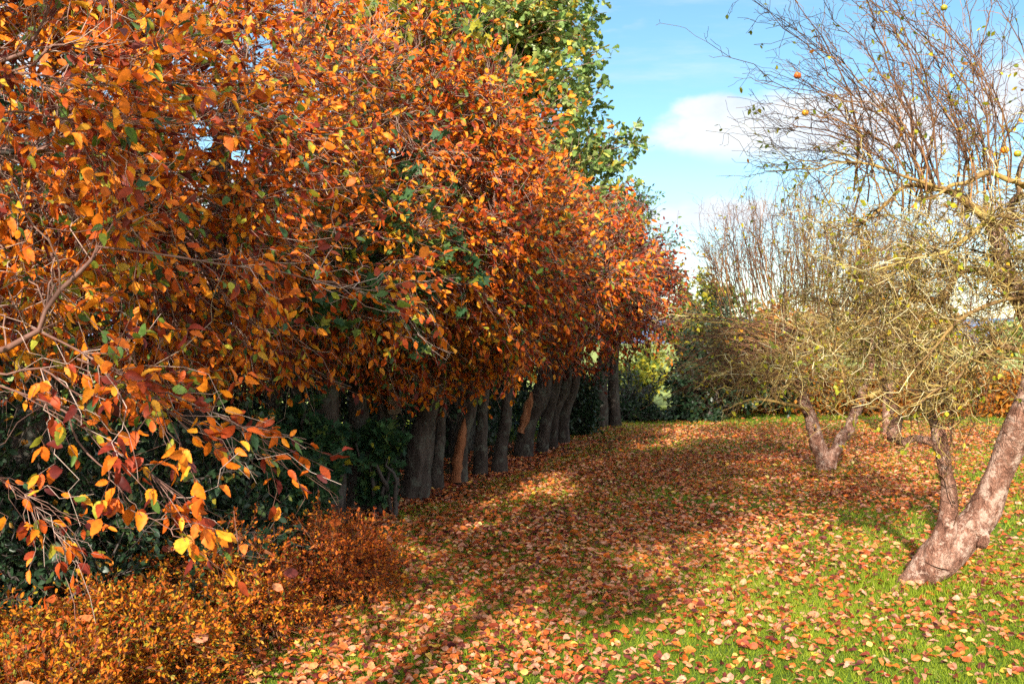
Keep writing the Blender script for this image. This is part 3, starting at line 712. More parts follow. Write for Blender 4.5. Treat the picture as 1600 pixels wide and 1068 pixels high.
SEED = [('maple seedling with dark green leaves at the foot of the thick trunk', (478, 700), .34, 7.9), ('leafy maple seedling hanging over the low hedge end', (420, 735), .42, 7.0),
        ('small green maple shoot between the dark trunks', (590, 700), .16, 9.2)]
for j, (lab, px, r, d) in enumerate(SEED):
    c = P(*px, d); leafy('maple_seedling', lab, 'seedling', c[:2], [(c, np.array([r, r, r * .9])), (c - np.array([0, -.1, .4]), np.array([r * .7, r * .7, r * .7]))], 50, 420, 6, MAPLE, M_MAPLE, (.05, .085), 320 + j,
                         lambda q, rng: np.clip(.38 + .2 * rng.normal(size=len(q)), 0, 1), group='maple seedlings under the row', twig_len=(.06, .2))
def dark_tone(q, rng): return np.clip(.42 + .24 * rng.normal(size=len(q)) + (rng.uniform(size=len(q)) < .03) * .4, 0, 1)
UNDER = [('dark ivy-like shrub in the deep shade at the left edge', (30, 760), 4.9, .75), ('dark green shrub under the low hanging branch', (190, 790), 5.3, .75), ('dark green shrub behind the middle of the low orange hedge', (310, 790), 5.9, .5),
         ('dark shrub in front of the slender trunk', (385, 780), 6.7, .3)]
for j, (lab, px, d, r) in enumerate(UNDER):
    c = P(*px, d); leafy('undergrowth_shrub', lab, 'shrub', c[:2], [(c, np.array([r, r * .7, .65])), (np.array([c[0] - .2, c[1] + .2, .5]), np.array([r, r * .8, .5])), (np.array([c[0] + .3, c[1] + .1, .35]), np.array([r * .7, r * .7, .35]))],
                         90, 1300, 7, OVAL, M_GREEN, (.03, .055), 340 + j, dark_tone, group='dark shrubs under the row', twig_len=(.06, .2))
# evergreen hedge added behind the trunks to block light and keep gaps dark
def hedge(name, label, cat, p0, p1, width, height, n, tmpl, mat, size, seed, tone, twigmat=M_DARKTWIG, lump=.2, z0=0.0, group=None):
    rng = np.random.default_rng(seed); p0, p1 = np.array(p0, float), np.array(p1, float); L = np.linalg.norm(p1 - p0); u = (p1 - p0) / L; w = np.array([u[1], -u[0]])
    s = rng.uniform(0, L, n); a = rng.uniform(-1, 1, n); r = rng.uniform(size=n) ** .35
    lum = 1 + lump * fnoise(np.stack([s, 0 * s, 0 * s], -1), 1.6, seed) * .7
    th = rng.uniform(0, math.pi, n)
    x = np.cos(th) * width * .5 * r * lum; z = z0 + (np.sin(th) ** .6) * (height - z0) * (1 - (1 - r) * .9) * lum
    z = np.where(rng.uniform(size=n) < .4, rng.uniform(z0, 1, n) * height * .9 * lum, z)
    b = np.stack([p0[0] + u[0] * s + w[0] * x, p0[1] + u[1] * s + w[1] * x, z], -1) + rng.normal(size=(n, 3)) * .05
    b[:, 2] = np.abs(b[:, 2])
    root = thing(name, label, cat, group); cb, fb_ = MB(), MB()
    m = int(L * 14); ss = rng.uniform(0, L, m); S = np.stack([p0[0] + u[0] * ss, p0[1] + u[1] * ss, 0 * ss - .05], -1)
    E = S + np.stack([w[0] * rng.normal(size=m) * width * .3, w[1] * rng.normal(size=m) * width * .3, rng.uniform(.6, .98, m) * height], -1)
    pp = bez(S, np.array([[0, 0, 1.]] * m), E, 8, rng, .04); rr = np.linspace(.018, .004, 8)[None].repeat(m, 0); tubes(cb, pp, rr, 4, .4)
    d = unit(rng.normal(size=(n, 3)) + np.array([0, 0, -.1])); nn = rng.normal(size=(n, 3)) * .7 + np.array([0, 0, .6]) + (np.stack([w[0] * x, w[1] * x, 0 * x], -1)) * 1.0
    leaves(fb_, b, d, nn, rng.uniform(*size, n), tmpl, tone(b, rng), rng)
    cr = cb.build('stems', twigmat, root); fb_.build('foliage', mat, root)
    settle(root, (p0[0], p0[1], 0)); return root
a0, a1 = row_at(-9, -1.9), row_at(9.6, -1.5)
hedge('added_evergreen_hedge', 'dark evergreen hedge added behind the whitebeam trunks to block light in the gaps', 'hedge', a0, a1, 1.3, 3.5, 80000, DIAMOND, M_GREEN, (.07, .12), 401, lambda q, rng: np.clip(.3 + .2 * rng.normal(size=len(q)), 0, .8))

# the low orange hedge of spiraea at the near left
def sp_tone(q, rng): return np.clip(.36 + .12 * np.clip(q[:, 1] - 4.8, 0, 1) + .16 * fnoise(q, 2.5, 61) + .16 * rng.normal(size=len(q)) + (rng.uniform(size=len(q)) < np.clip(.36 - .16 * np.clip(q[:, 1] - 4.8, 0, 1) + .25 * fnoise(q, 1.8, 62), 0, 1)) * .36, 0, 1)
WHERE = ['at its far rounded end', 'second bush from the far end', 'under the dark shrubs', 'halfway along', 'at the left edge', 'on its nearest right bush', 'in the near left corner']
SP = [((-1.10, 6.35), (.42, .62, .46), 'orange spiraea bush at the far rounded end of the low hedge', 6500), ((-1.50, 5.45), (.50, .60, .48), 'orange and green spiraea bush second from the far end of the low hedge', 8000),
      ((-1.98, 5.25), (.50, .60, .50), 'greenish spiraea bush of the low hedge under the dark shrubs', 7000), ((-1.75, 4.55), (.48, .58, .46), 'spiraea bush in the middle of the low hedge, littered with big leaves', 9000),
      ((-2.20, 4.25), (.48, .60, .48), 'yellowish green spiraea bush at the left edge of the low hedge', 8000), ((-1.83, 3.75), (.42, .52, .42), 'bright orange spiraea bush nearest the viewer', 9000), ((-2.35, 3.45), (.5, .5, .44), 'sunlit golden spiraea bush in the near left corner', 6000)]
for j, ((x, y), (rx, ry, rz), lab, n) in enumerate(SP):
    rng = np.random.default_rng(500 + j); root = thing('spiraea_bush', lab, 'bush', 'spiraea bushes of the low hedge'); cb, fb_ = MB(), MB()
    m = 420; th = rng.uniform(0, 6.28, m); el = np.arccos(rng.uniform(.0, 1, m)); rr = .8 + .25 * rng.uniform(size=m)
    v = np.stack([np.sin(el) * np.cos(th), np.sin(el) * np.sin(th), np.cos(el)], -1)
    rr = rr * (1 + .16 * fnoise(v + j, 3.0, 70 + j))
    E = np.array([x, y, .02]) + v * np.array([rx, ry, rz]) * rr[:, None]
    S = np.array([x, y, 0]) + rng.normal(size=(m, 3)) * np.array([rx, ry, 0]) * .28
    pp = bez(S, np.array([[0, 0, 1.]] * m) + v * .3, E, 7, rng, .03); rad = np.linspace(.003, .0012, 7)[None].repeat(m, 0); tubes(cb, pp, rad, 3, np.clip(rng.normal(size=m) * .2 + .4, 0, 1), cap=False)
    nd = Nodes(); nd.add(pp, rad, .35); tp, _ = sprout(cb, nd.get(), 3000, rng, (.04, .13), 4, 3, .0015, .0008, .8, (0, 0, .5), .6)
    foliage_on(fb_, tp, max(3, n // 1000), rng, (.014, .029), OVAL, lambda q: sp_tone(q, rng), droop=0, nrand=.9, width=.85, t0=.05)
    foliage_on(fb_, pp, 18, rng, (.013, .026), OVAL, lambda q: sp_tone(q, rng), droop=0, nrand=.9, width=.85, t0=.3)
    cb.build('stems', M_SHOOT, root); fb_.build('foliage', M_SPIREA, root)
    settle(root, (x, y, 0))
    # big leaves that dropped onto it
    k = 14; th = rng.uniform(0, 6.28, k); e = np.arccos(rng.uniform(.35, 1, k)); v = np.stack([np.sin(e) * np.cos(th), np.sin(e) * np.sin(th), np.cos(e)], -1)
    bb = np.array([x, y, .03]) + v * np.array([rx, ry, rz]) * 1.03
    for i in range(k):
        mb = MB(); dd = unit(rng.normal(size=(1, 3)) * np.array([1, 1, .3])); tn = np.clip(rng.beta(2, 2, 1) * .9, 0, 1)
        leaves(mb, np.zeros((1, 3)), dd, v[i:i + 1] + rng.normal(size=(1, 3)) * .4, rng.uniform(.06, .1, 1), WHITE_HI, tn, rng, fold=.5, curl=.6)
        o = mb.build('fallen_leaf', M_FALLEN); o.location = bb[i]
        w = next(s_ for lim, s_ in LEAF_WORDS if tn[0] < lim)
        tag(o, f'{w} tree leaf caught on the low hedge {WHERE[j]}', 'leaf', 'tree leaves caught on the low hedge')

# ------------------------------------------------------------------ nest box on its trunk
d = gp(606, 776)[1] - .16; c = P(616, 627, d)
nb = thing('nest_box', 'small wooden nest box with round hole on a thin trunk', 'nest box')
M_BOX = bark_mat('nest_box_wood', (.09, .065, .04), (.16, .12, .08), (.22, .17, .12), 12, .2, False, .3)
W, H, D = .065, .125, .06
mb = MB(); n = 20; th = np.arange(n) / n * 2 * math.pi; hx, hz, hr = .0, .07, .017
sq = np.stack([np.cos(th), np.sin(th)], 1); sq = sq / np.abs(sq).max(1, keepdims=True)
outer = np.stack([sq[:, 0] * W, np.full(n, -D), sq[:, 1] * H], -1); inner = np.stack([hx + hr * np.cos(th), np.full(n, -D), hz + hr * np.sin(th)], -1)
inn2 = inner + np.array([0, .015, 0]); j = np.arange(n); j2 = (j + 1) % n
mb.add(np.concatenate([outer, inner, inn2]), np.concatenate([np.stack([j, j2, n + j2, n + j], -1), np.stack([n + j, n + j2, 2 * n + j2, 2 * n + j], -1)]))
for s in (-1, 1): mb.add([[s * W, -D, -H], [s * W, D, -H], [s * W, D, H + .02], [s * W, -D, H]], [[0, 1, 2, 3]])
mb.add([[-W, D, -H], [W, D, -H], [W, D, H], [-W, D, H]], [[0, 1, 2, 3]]); mb.add([[-W, -D, -H], [W, -D, -H], [W, D, -H], [-W, D, -H]], [[0, 1, 2, 3]])
o = mb.build('box', M_BOX, nb)
def slab(mb, x0, x1, y0, y1, z0, z1, dz=0):
    v = [[x, y, z + (dz if y == y1 else 0)] for z in (z0, z1) for y in (y0, y1) for x in (x0, x1)]
    mb.add(v, [[0, 1, 3, 2], [4, 5, 7, 6], [0, 1, 5, 4], [2, 3, 7, 6], [0, 2, 6, 4], [1, 3, 7, 5]])
mb = MB(); slab(mb, -W - .012, W + .012, -D - .03, D + .01, H + .002, H + .016, .02); mb.build('roof', M_BOX, nb)
mb = MB(); slab(mb, -.02, .02, D + .002, D + .014, -H - .06, H + .07); mb.build('mounting_batten', M_BOX, nb)
nb.location = c

# ------------------------------------------------------------------ apple trees
def px_path(rows): return [(*P(x, y, dd), r) for x, y, dd, r in rows]
def blob_tips(rng, n, blobs, inner=.2):
    w = np.array([np.prod(r) ** .7 for _, r in blobs]); w /= w.sum(); i = rng.choice(len(blobs), n, p=w)
    C = np.array([blobs[k][0] for k in i]); Rr = np.array([blobs[k][1] for k in i])
    return C + unit(rng.normal(size=(n, 3))) * Rr * (inner + (1 - inner) * rng.uniform(size=(n, 1)) ** .5)

def apple_tree(label, stems, limbs, blobs, n_branch, n_twig, n_spur, shoots, n_lat, n_leaf, apples, seed, scale=1.0, base=None, leaf=(.024, .045), lat_len=(.08, .35), group='apple trees on the lawn', stubs=(), stemk=1.0):
    rng = np.random.default_rng(seed); root = thing('apple_tree', label, 'tree', group)
    tb, cb, sb, lb = MB(), MB(), MB(), MB(); nd = Nodes()
    for k, st in enumerate(stems):
        q = smooth_path(st, 80, .012 * scale, seed + k); q[:, 3] *= stemk; tubes(tb, q[:, :3], q[:, 3], 36, .5, 0, .13, 9 / scale ** .5, seed + k); nd.add(q[:, :3], q[:, 3], .35)
    for k, st in enumerate(stubs):
        q = smooth_path(st, 14, .004, seed + k + 70); tubes(tb, q[:, :3], q[:, 3], 14, .5, 0, .16, 14, seed + k)
    for k, st in enumerate(limbs):
        q = smooth_path(st, 26, .018 * scale, seed + 40 + k); q[:, 3] *= .68; tubes(cb, q[:, :3], q[:, 3], 8, .5 + .1 * rng.normal(), 0, .14, 22, seed + k); nd.add(q[:, :3], q[:, 3], .1)
    n2 = Nodes()
    tips = blob_tips(rng, n_branch, blobs)
    bp, br = branch_level(cb, nd.get(), tips, rng, 9, 5, .6, .010, .0026, .035, .45, tone=np.clip(rng.normal(size=n_branch) * .2 + .45, 0, 1), back=.35)
    n2.add(bp, br, .2)
    for st in limbs:
        q = smooth_path(st, 26); n2.add(q[:, :3], np.minimum(q[:, 3], .01), .2)
    tw, twr = sprout(cb, n2.get(), n_twig, rng, (.15, .55), 7, 3, .0033 * scale ** .6, .0014 * scale ** .6, 1.0, (0, 0, .2), .5, .06, np.clip(rng.normal(size=n_twig) * .25 + .52, 0, 1))
    n3 = Nodes(); n3.add(tw, twr, .1)
    sp, spr = sprout(cb, n3.get(), n_spur, rng, (.03, .15), 4, 3, .0022 * scale ** .6, .0014 * scale ** .6, 1.3, (0, 0, .2), .4, .09, np.clip(rng.normal(size=n_spur) * .25 + .58, 0, 1))
    sh_nodes = Nodes()
    for rows in shoots:
        S, E, D0, r0 = rows; K = 12
        pp = bez(S[None], D0[None], E[None], K, rng, .008, .45); rr = np.linspace(r0, .0018, K)[None]
        tubes(sb, pp, rr, 4, np.clip(rng.normal() * .2 + .5, 0, 1), cap=False); sh_nodes.add(pp, rr, .2)
    if shoots:
        lp, lr = sprout(sb, sh_nodes.get(), n_lat, rng, lat_len, 6, 3, .0032, .0014, .75, (-.15, 0, .35), .5, .04, np.clip(rng.normal(size=n_lat) * .2 + .45, 0, 1))
        n5 = Nodes(); n5.add(lp, lr, .2)
        l2, _ = sprout(sb, n5.get(), n_lat, rng, (.02, .14), 4, 3, .002, .0012, .9, (0, 0, .2), .5, .05, np.clip(rng.normal(size=n_lat) * .2 + .45, 0, 1))
    def lt(q): return np.clip(.62 + .22 * rng.normal(size=len(q)), 0, 1)
    pick = rng.choice(len(sp), min(n_leaf, len(sp)), replace=False); foliage_on(lb, sp[pick], 2, rng, leaf, OVAL, lt, fold=.4, curl=.4, width=1.1, drand=.9)
    if shoots:
        pick = rng.choice(len(l2), min(n_leaf // 3, len(l2)), replace=False); foliage_on(lb, l2[pick], 2, rng, leaf, OVAL, lt, fold=.4, curl=.4)
    t = tb.build('trunk', M_APPLEBARK, root, smooth=True)
    cr = cb.build('crown', M_TWIG_L, root)
    if shoots: sb.build('shoots', M_SHOOT, root)
    lb.build('foliage', M_APPLELEAF, cr)
    for (pt, r, tn) in apples:
        ab = MB(); uu, vv = np.meshgrid(np.linspace(0, 2 * math.pi, 17)[:-1], np.linspace(.0, math.pi, 11)); rr = r * (1 - .18 * np.exp(-(vv / .5) ** 2) - .12 * np.exp(-((math.pi - vv) / .45) ** 2)) * (1 + .04 * np.cos(3 * uu))
        v = np.stack([rr * np.sin(vv) * np.cos(uu), rr * np.sin(vv) * np.sin(uu), rr * np.cos(vv) * .95], -1).reshape(-1, 3)
        i = (np.arange(10)[:, None] * 16 + np.arange(16)[None]).ravel(); jn = (np.arange(10)[:, None] * 16 + (np.arange(16)[None] + 1) % 16).ravel()
        ab.add(v + pt, np.stack([i, i + 16, jn + 16, jn], -1), tn)
        tubes(ab, np.array([pt + [0, 0, r * .75], pt + [.004, 0, r * 1.15], pt + [.01, .0, r * 1.7]]), np.array([.0018, .0016, .0016]), 5, 0.0)
        near = np.concatenate([l2[:, -1], sp[:, -1]]) if shoots else sp[:, -1]
        e = near[np.argmin(np.linalg.norm(near - (pt + [0, 0, r * 1.6]), axis=1))]
        tubes(ab, np.stack([pt + np.array([.01, 0, r * 1.7]), (pt + [.01, 0, r * 1.7] + e) / 2 + [0, 0, .01], e]), np.array([.0016, .0018, .002]), 4, 0.0)
        ab.build('apple', M_FRUIT, root, smooth=True)
        for a_ in range(4):
            pass
    b = base if base is not None else stems[0][0][:2]
    settle(root, (b[0], b[1], 0)); return root

def fruit_mat():
    m, nt = new_mat('apple_skin'); L = nt.links.new
    at = node(nt, 'ShaderNodeAttribute', attribute_name='tone'); g = node(nt, 'ShaderNodeNewGeometry')
    nz = node(nt, 'ShaderNodeTexNoise'); nz.inputs['Scale'].default_value = 22; nz.inputs['Detail'].default_value = 4; L(g.outputs['Position'], nz.inputs['Vector'])
    ma = node(nt, 'ShaderNodeMath', operation='MULTIPLY_ADD'); ma.inputs[1].default_value = 1.0; L(nz.outputs[0], ma.inputs[0])
    sb = node(nt, 'ShaderNodeMath', operation='SUBTRACT'); sb.inputs[1].default_value = .5; L(at.outputs['Fac'], sb.inputs[0]); L(sb.outputs[0], ma.inputs[2])
    cr = ramp(nt, [(0, (.10, .05, .02)), (.15, (.20, .22, .02)), (.45, (.70, .38, .02)), (.65, (.66, .16, .02)), (1, (.45, .03, .02))]); L(ma.outputs[0], cr.inputs[0])
    pb = node(nt, 'ShaderNodeBsdfPrincipled'); pb.inputs['Roughness'].default_value = .35; L(cr.outputs[0], pb.inputs['Base Color'])
    o = node(nt, 'ShaderNodeOutputMaterial'); L(pb.outputs[0], o.inputs[0]); return m
M_FRUIT = fruit_mat()

A = 6.65
stems1 = [px_path([(1398, 926, 6.68, .055), (1434, 902, A, .098), (1468, 872, A, .118), (1502, 842, A, .115), (1530, 806, A, .098), (1558, 745, 6.6, .088), (1580, 695, 6.55, .085), (1600, 640, 6.5, .085), (1618, 580, 6.5, .085), (1622, 520, 6.5, .08), (1600, 470, 6.5, .07), (1572, 430, 6.5, .06), (1560, 385, 6.5, .052), (1548, 345, 6.5, .04)]),
          px_path([(1462, 878, 6.62, .10), (1474, 838, 6.6, .075), (1482, 800, 6.6, .062), (1483, 765, 6.6, .058), (1475, 722, 6.6, .052), (1470, 692, 6.6, .056), (1462, 668, 6.6, .036), (1450, 642, 6.6, .028), (1438, 600, 6.6, .022)]),
          px_path([(1472, 698, 6.6, .036), (1455, 690, 6.62, .030), (1430, 684, 6.65, .027), (1410, 690, 6.68, .030), (1397, 676, 6.7, .036), (1400, 655, 6.7, .034), (1390, 625, 6.7, .025), (1380, 590, 6.7, .018)])]
stubs1 = [px_path([(1516, 818, 6.6, .085), (1531, 828, 6.56, .06), (1538, 840, 6.54, .045), (1535, 854, 6.53, .03)]),
          px_path([(1400, 662, 6.66, .045), (1396, 676, 6.63, .042), (1393, 686, 6.6, .034)])]
limbs1 = [px_path(r) for r in (
    [(1549, 352, 6.5, .05), (1520, 322, 6.4, .042), (1490, 300, 6.35, .035), (1450, 292, 6.3, .028), (1400, 310, 6.2, .018), (1350, 340, 6.1, .010)],
    [(1615, 300, 6.4, .030), (1580, 282, 6.3, .027), (1545, 272, 6.25, .024), (1510, 282, 6.2, .020), (1470, 302, 6.15, .015), (1430, 312, 6.1, .008)],
    [(1622, 462, 6.3, .026), (1580, 466, 6.2, .022), (1540, 478, 6.1, .018), (1505, 496, 6.05, .015), (1470, 530, 6.0, .011), (1430, 575, 5.95, .006)],
    [(1574, 440, 6.5, .045), (1535, 425, 6.45, .038), (1500, 432, 6.4, .034), (1465, 470, 6.4, .030), (1425, 462, 6.35, .024), (1385, 490, 6.3, .014), (1330, 530, 6.2, .007)],
    [(1556, 372, 6.5, .04), (1575, 335, 6.55, .034), (1590, 300, 6.6, .028), (1600, 250, 6.6, .020), (1610, 180, 6.6, .012)],
    [(1618, 560, 6.3, .03), (1570, 545, 6.2, .024), (1520, 560, 6.1, .018), (1480, 600, 6.05, .012), (1440, 630, 6.0, .006)],
    [(1440, 610, 6.6, .026), (1430, 560, 6.6, .020), (1400, 510, 6.5, .015), (1340, 480, 6.4, .010), (1260, 470, 6.3, .006)],
    [(1520, 325, 6.4, .032), (1540, 350, 6.2, .024), (1500, 380, 6.1, .018), (1440, 400, 6.0, .012), (1360, 430, 5.9, .007)],
    [(1625, 520, 6.6, .05), (1680, 480, 6.8, .04), (1720, 420, 7.0, .03), (1740, 340, 7.0, .02)],
    [(1385, 595, 6.7, .020), (1370, 560, 6.7, .016), (1330, 540, 6.6, .012), (1270, 555, 6.5, .007), (1200, 590, 6.4, .004)],
    [(1500, 300, 6.3, .02), (1440, 285, 6.2, .016), (1380, 262, 6.15, .012), (1310, 255, 6.1, .009), (1260, 265, 6.1, .006), (1195, 265, 6.1, .003)])]
rs = np.random.default_rng(77)
shoots1 = []
for k in range(44):
    bx_, by_ = rs.uniform(1330, 1610), rs.uniform(275, 345); dd = rs.uniform(6.0, 6.8)
    f = (bx_ - 1300) / 310
    ex = bx_ + rs.normal() * 90 - 150 * (1 - f) - 25; ey = rs.uniform(-160, 170) + 70 * (1 - f) ** 2
    E = P(ex, ey, dd + rs.normal() * .25); S = P(bx_, by_, dd)
    shoots1.append((S, E, unit(np.array([[.15 + rs.normal() * .2, rs.normal() * .2, 1.]]))[0], rs.uniform(.0045, .009)))
for (sx, sy, ex, ey, r) in ((1450, 295, 1225, 30, .008), (1430, 300, 1205, 165, .008), (1400, 300, 1240, 118, .006), (1470, 290, 1290, 10, .009), (1440, 300, 1222, 182, .006), (1400, 310, 1228, 230, .006), (1460, 290, 1330, -60, .01), (1380, 310, 1190, 260, .006), (1300, 330, 1200, 215, .004), (1445, 295, 1260, 62, .007)):
    S, E = P(sx, sy, 6.25), P(ex, ey, 6.15); shoots1.append((S, E, unit(np.array([[-.35, 0, 1.0]]))[0], r))
for (sx, sy, ex, ey) in ((1492, 700, 1496, 590), (1490, 790, 1498, 640), (1491, 820, 1484, 700), (1484, 690, 1470, 600), (1480, 690, 1452, 590), (1500, 700, 1530, 600)):
    shoots1.append((P(sx, sy, 6.52), P(ex, ey, 6.45), unit(np.array([[rs.normal() * .3, -.1, 1.]]))[0], .0035))
b1 = [(P(1470, 400, 6.4), np.array([.55, .6, .38])), (P(1400, 480, 6.3), np.array([.55, .6, .40])), (P(1330, 530, 6.3), np.array([.5, .5, .35])), (P(1470, 540, 6.2), np.array([.5, .6, .4])), (P(1560, 380, 6.4), np.array([.5, .6, .5])),
      (P(1560, 540, 6.3), np.array([.4, .6, .4])), (P(1380, 400, 6.2), np.array([.5, .6, .4])), (P(1300, 350, 6.2), np.array([.4, .5, .3])), (P(1420, 610, 6.4), np.array([.4, .5, .25])), (P(1230, 545, 6.2), np.array([.45, .4, .28])), (P(1640, 420, 6.6), np.array([.5, .7, .7]))]
apples1 = [(P(1246, 118, 6.15), .023, .75), (P(1258, 176, 6.15), .021, .55), (P(1570, 234, 6.3), .026, .60), (P(1475, 12, 6.2), .021, .22), (P(1402, 228, 6.2), .020, .12), (P(1590, 240, 6.35), .024, .25)]
apple_tree('old leaning apple tree with forked pinkish trunk and a few apples', stems1, limbs1, b1, 250, 1650, 5000, shoots1, 1400, 750, apples1, 600, base=(2.72, 6.66), stubs=stubs1)

B = 12.4
stems2 = [px_path([(1289, 733, B, .19), (1286, 712, B, .15), (1279, 690, B, .135), (1268, 660, B, .12), (1256, 632, B, .10), (1245, 600, B, .085), (1235, 550, B, .06), (1225, 480, 12.5, .04)]),
          px_path([(1294, 728, B - .03, .14), (1303, 705, B - .05, .11), (1312, 688, B - .05, .10), (1325, 668, B, .09), (1338, 646, B, .075), (1350, 612, B, .065), (1362, 560, B, .05), (1368, 480, B, .035)])]
limbs2 = [px_path(r) for r in (
    [(1250, 618, 12.4, .05), (1220, 590, 12.1, .035), (1170, 575, 11.8, .025), (1120, 585, 11.6, .015), (1085, 605, 11.5, .008)],
    [(1240, 575, 12.4, .05), (1205, 540, 12.2, .035), (1150, 510, 12.0, .022), (1100, 500, 11.9, .012), (1065, 490, 11.8, .006)],
    [(1262, 640, 12.2, .04), (1230, 630, 11.8, .028), (1180, 625, 11.6, .018), (1130, 640, 11.5, .010)],
    [(1300, 640, 12.1, .03), (1320, 600, 11.9, .03), (1300, 550, 11.8, .022), (1260, 520, 11.7, .014), (1200, 490, 11.7, .008)],
    [(1368, 490, 12.2, .035), (1366, 515, 11.9, .03), (1364, 494, 11.8, .028), (1335, 488, 11.8, .024), (1300, 496, 11.8, .018), (1270, 520, 11.7, .010)],
    [(1360, 620, 12.4, .05), (1400, 590, 12.3, .035), (1440, 575, 12.2, .025), (1480, 590, 12.1, .012)],
    [(1370, 540, 12.4, .04), (1400, 490, 12.4, .03), (1430, 440, 12.4, .018), (1440, 390, 12.4, .010)])]
rs = np.random.default_rng(78); shoots2 = []
for k in range(210):
    bx_ = rs.uniform(1120, 1380); by_ = rs.uniform(430, 520); dd = rs.uniform(11.7, 13.2)
    ex = bx_ + (bx_ - 1250) * .22 + rs.normal() * 22; ey = 268 + 170 * ((ex - 1250) / 150) ** 2 * .5 + abs(rs.normal()) * 70
    S, E = P(bx_, by_, dd), P(ex, min(ey, by_ - 60), dd + rs.normal() * .2); shoots2.append((S, E, unit(np.array([[(bx_ - 1250) / 350 + rs.normal() * .12, rs.normal() * .15, 1.]]))[0], rs.uniform(.004, .008)))
for k in range(90):
    S = P(rs.uniform(1180, 1290), rs.uniform(520, 620), rs.uniform(11.6, 12.4)); a = rs.uniform(-.5, .75); ln = rs.uniform(.8, 1.5)
    E = S + np.array([-ln * math.cos(a), rs.normal() * .25, ln * math.sin(a) * .5 - .1]); E[2] = max(E[2], .78); shoots2.append((S, E, np.array([-.9, 0, .55]), rs.uniform(.006, .012)))
b2 = [(P(1230, 560, 12.2), np.array([.8, .9, .5])), (P(1330, 560, 12.2), np.array([.8, .9, .55])), (P(1420, 520, 12.3), np.array([.7, .9, .6])), (P(1160, 580, 11.9), np.array([.6, .6, .4])), (P(1300, 470, 12.3), np.array([.9, .9, .5])), (P(1420, 420, 12.4), np.array([.6, .8, .5]))]
apple_tree('middle apple tree with low orange twig spray and upright shoots', stems2, limbs2, b2, 210, 1400, 4200, shoots2, 2400, 750, [], 610, 1.6, leaf=(.035, .06), lat_len=(.12, .5), stemk=.7)

Cc = 17.2
stems3 = [px_path([(1389, 682, Cc, .11), (1388, 660, Cc, .10), (1386, 630, Cc, .095), (1392, 590, Cc, .08), (1400, 520, Cc, .06), (1400, 450, Cc, .03)])]
limbs3 = [px_path(r) for r in ([(1388, 610, 17.2, .06), (1430, 560, 17, .04), (1480, 520, 16.8, .02)], [(1395, 570, 17.2, .05), (1340, 520, 17, .035), (1290, 470, 17, .015)], [(1400, 500, 17.2, .04), (1450, 430, 17.2, .025), (1480, 370, 17.2, .012)], [(1400, 520, 17, .04), (1500, 560, 16.8, .03), (1560, 560, 16.6, .014)])]
rs = np.random.default_rng(79); shoots3 = []
for k in range(50):
    S = P(rs.uniform(1300, 1540), rs.uniform(400, 500), rs.uniform(16.5, 18)); shoots3.append((S, S + np.array([rs.normal() * .25, rs.normal() * .2, rs.uniform(.7, 1.6)]), np.array([0, 0, 1.]), .012))
b3 = [(P(1400, 500, 17.2), np.array([1.1, 1.1, .8])), (P(1490, 530, 17), np.array([.9, 1, .6])), (P(1320, 500, 17), np.array([.8, 1, .6]))]
apple_tree('farthest apple tree, pale straight trunk behind the other two', stems3, limbs3, b3, 110, 600, 1400, shoots3, 600, 260, [], 620, 1.8, leaf=(.05, .08), lat_len=(.15, .5))

# ------------------------------------------------------------------ the far end of the lawn
def green2(q, rng): return np.clip(.35 + .2 * rng.normal(size=len(q)), 0, 1)
def shrub(name, label, cat, blobs, n_tw, seed, mat=M_GREEN, size=(.07, .12), tone=green2, tmpl=OVAL, per=7, group=None, nb_=120, base=None):
    b = base if base is not None else (np.mean([c[0] for c, _ in blobs]), np.mean([c[1] for c, _ in blobs]))
    return leafy(name, label, cat, b, blobs, nb_, n_tw, per, tmpl, mat, size, seed, tone, group=group, twig_len=(.1, .3), nrand=.9)
shrub('evergreen_shrub', 'large dark evergreen at the far end of the lawn', 'shrub', [(P(1090, 600, 20.4), np.array([.75, .9, .7])), (P(1050, 632, 20.3), np.array([.45, .6, .4])), (P(1130, 590, 20.6), np.array([.9, .9, .9])), (P(1115, 520, 20.6), np.array([.8, .9, .7])), (P(1190, 600, 20.8), np.array([.9, .8, .7])), (P(1085, 635, 20.2), np.array([.6, .6, .3]))], 2400, 701)
shrub('yellowing_shrub', 'yellow green sunlit shrub rising behind the dark evergreen', 'shrub', [(P(1105, 465, 22.5), np.array([.75, .7, .6])), (P(1140, 490, 22.6), np.array([.8, .7, .7])), (P(1075, 500, 22.4), np.array([.6, .6, .5])), (P(1120, 560, 22.6), np.array([1.0, .8, .9]))], 1300, 702,
      M_MAPLE, (.07, .12), lambda q, rng: np.clip(.80 + .2 * rng.normal(size=len(q)), 0, 1))
shrub('evergreen_shrub', 'dark evergreen past the last leaning trunk of the row', 'shrub', [(P(903, 630, 17.5), np.array([.3, .5, .45])), (P(908, 600, 18), np.array([.3, .5, .4])), (P(900, 660, 17.2), np.array([.35, .5, .25]))], 1000, 703, size=(.05, .09))
shrub('field_shrub', 'bright sunlit shrub glowing through the gap at the end of the row', 'shrub', [(P(985, 596, 27), np.array([1.0, .8, .5])), (P(1010, 580, 28), np.array([.9, .8, .8]))], 420, 704, M_MAPLE, (.10, .16), lambda q, rng: np.clip(.9 + .15 * rng.normal(size=len(q)), 0, 1))
shrub('evergreen_shrub', 'low dark bush under the bright gap at the end of the row', 'shrub', [(P(960, 645, 20.0), np.array([.5, .5, .22])), (P(1010, 648, 20.2), np.array([.5, .5, .2]))], 500, 706, size=(.05, .09))
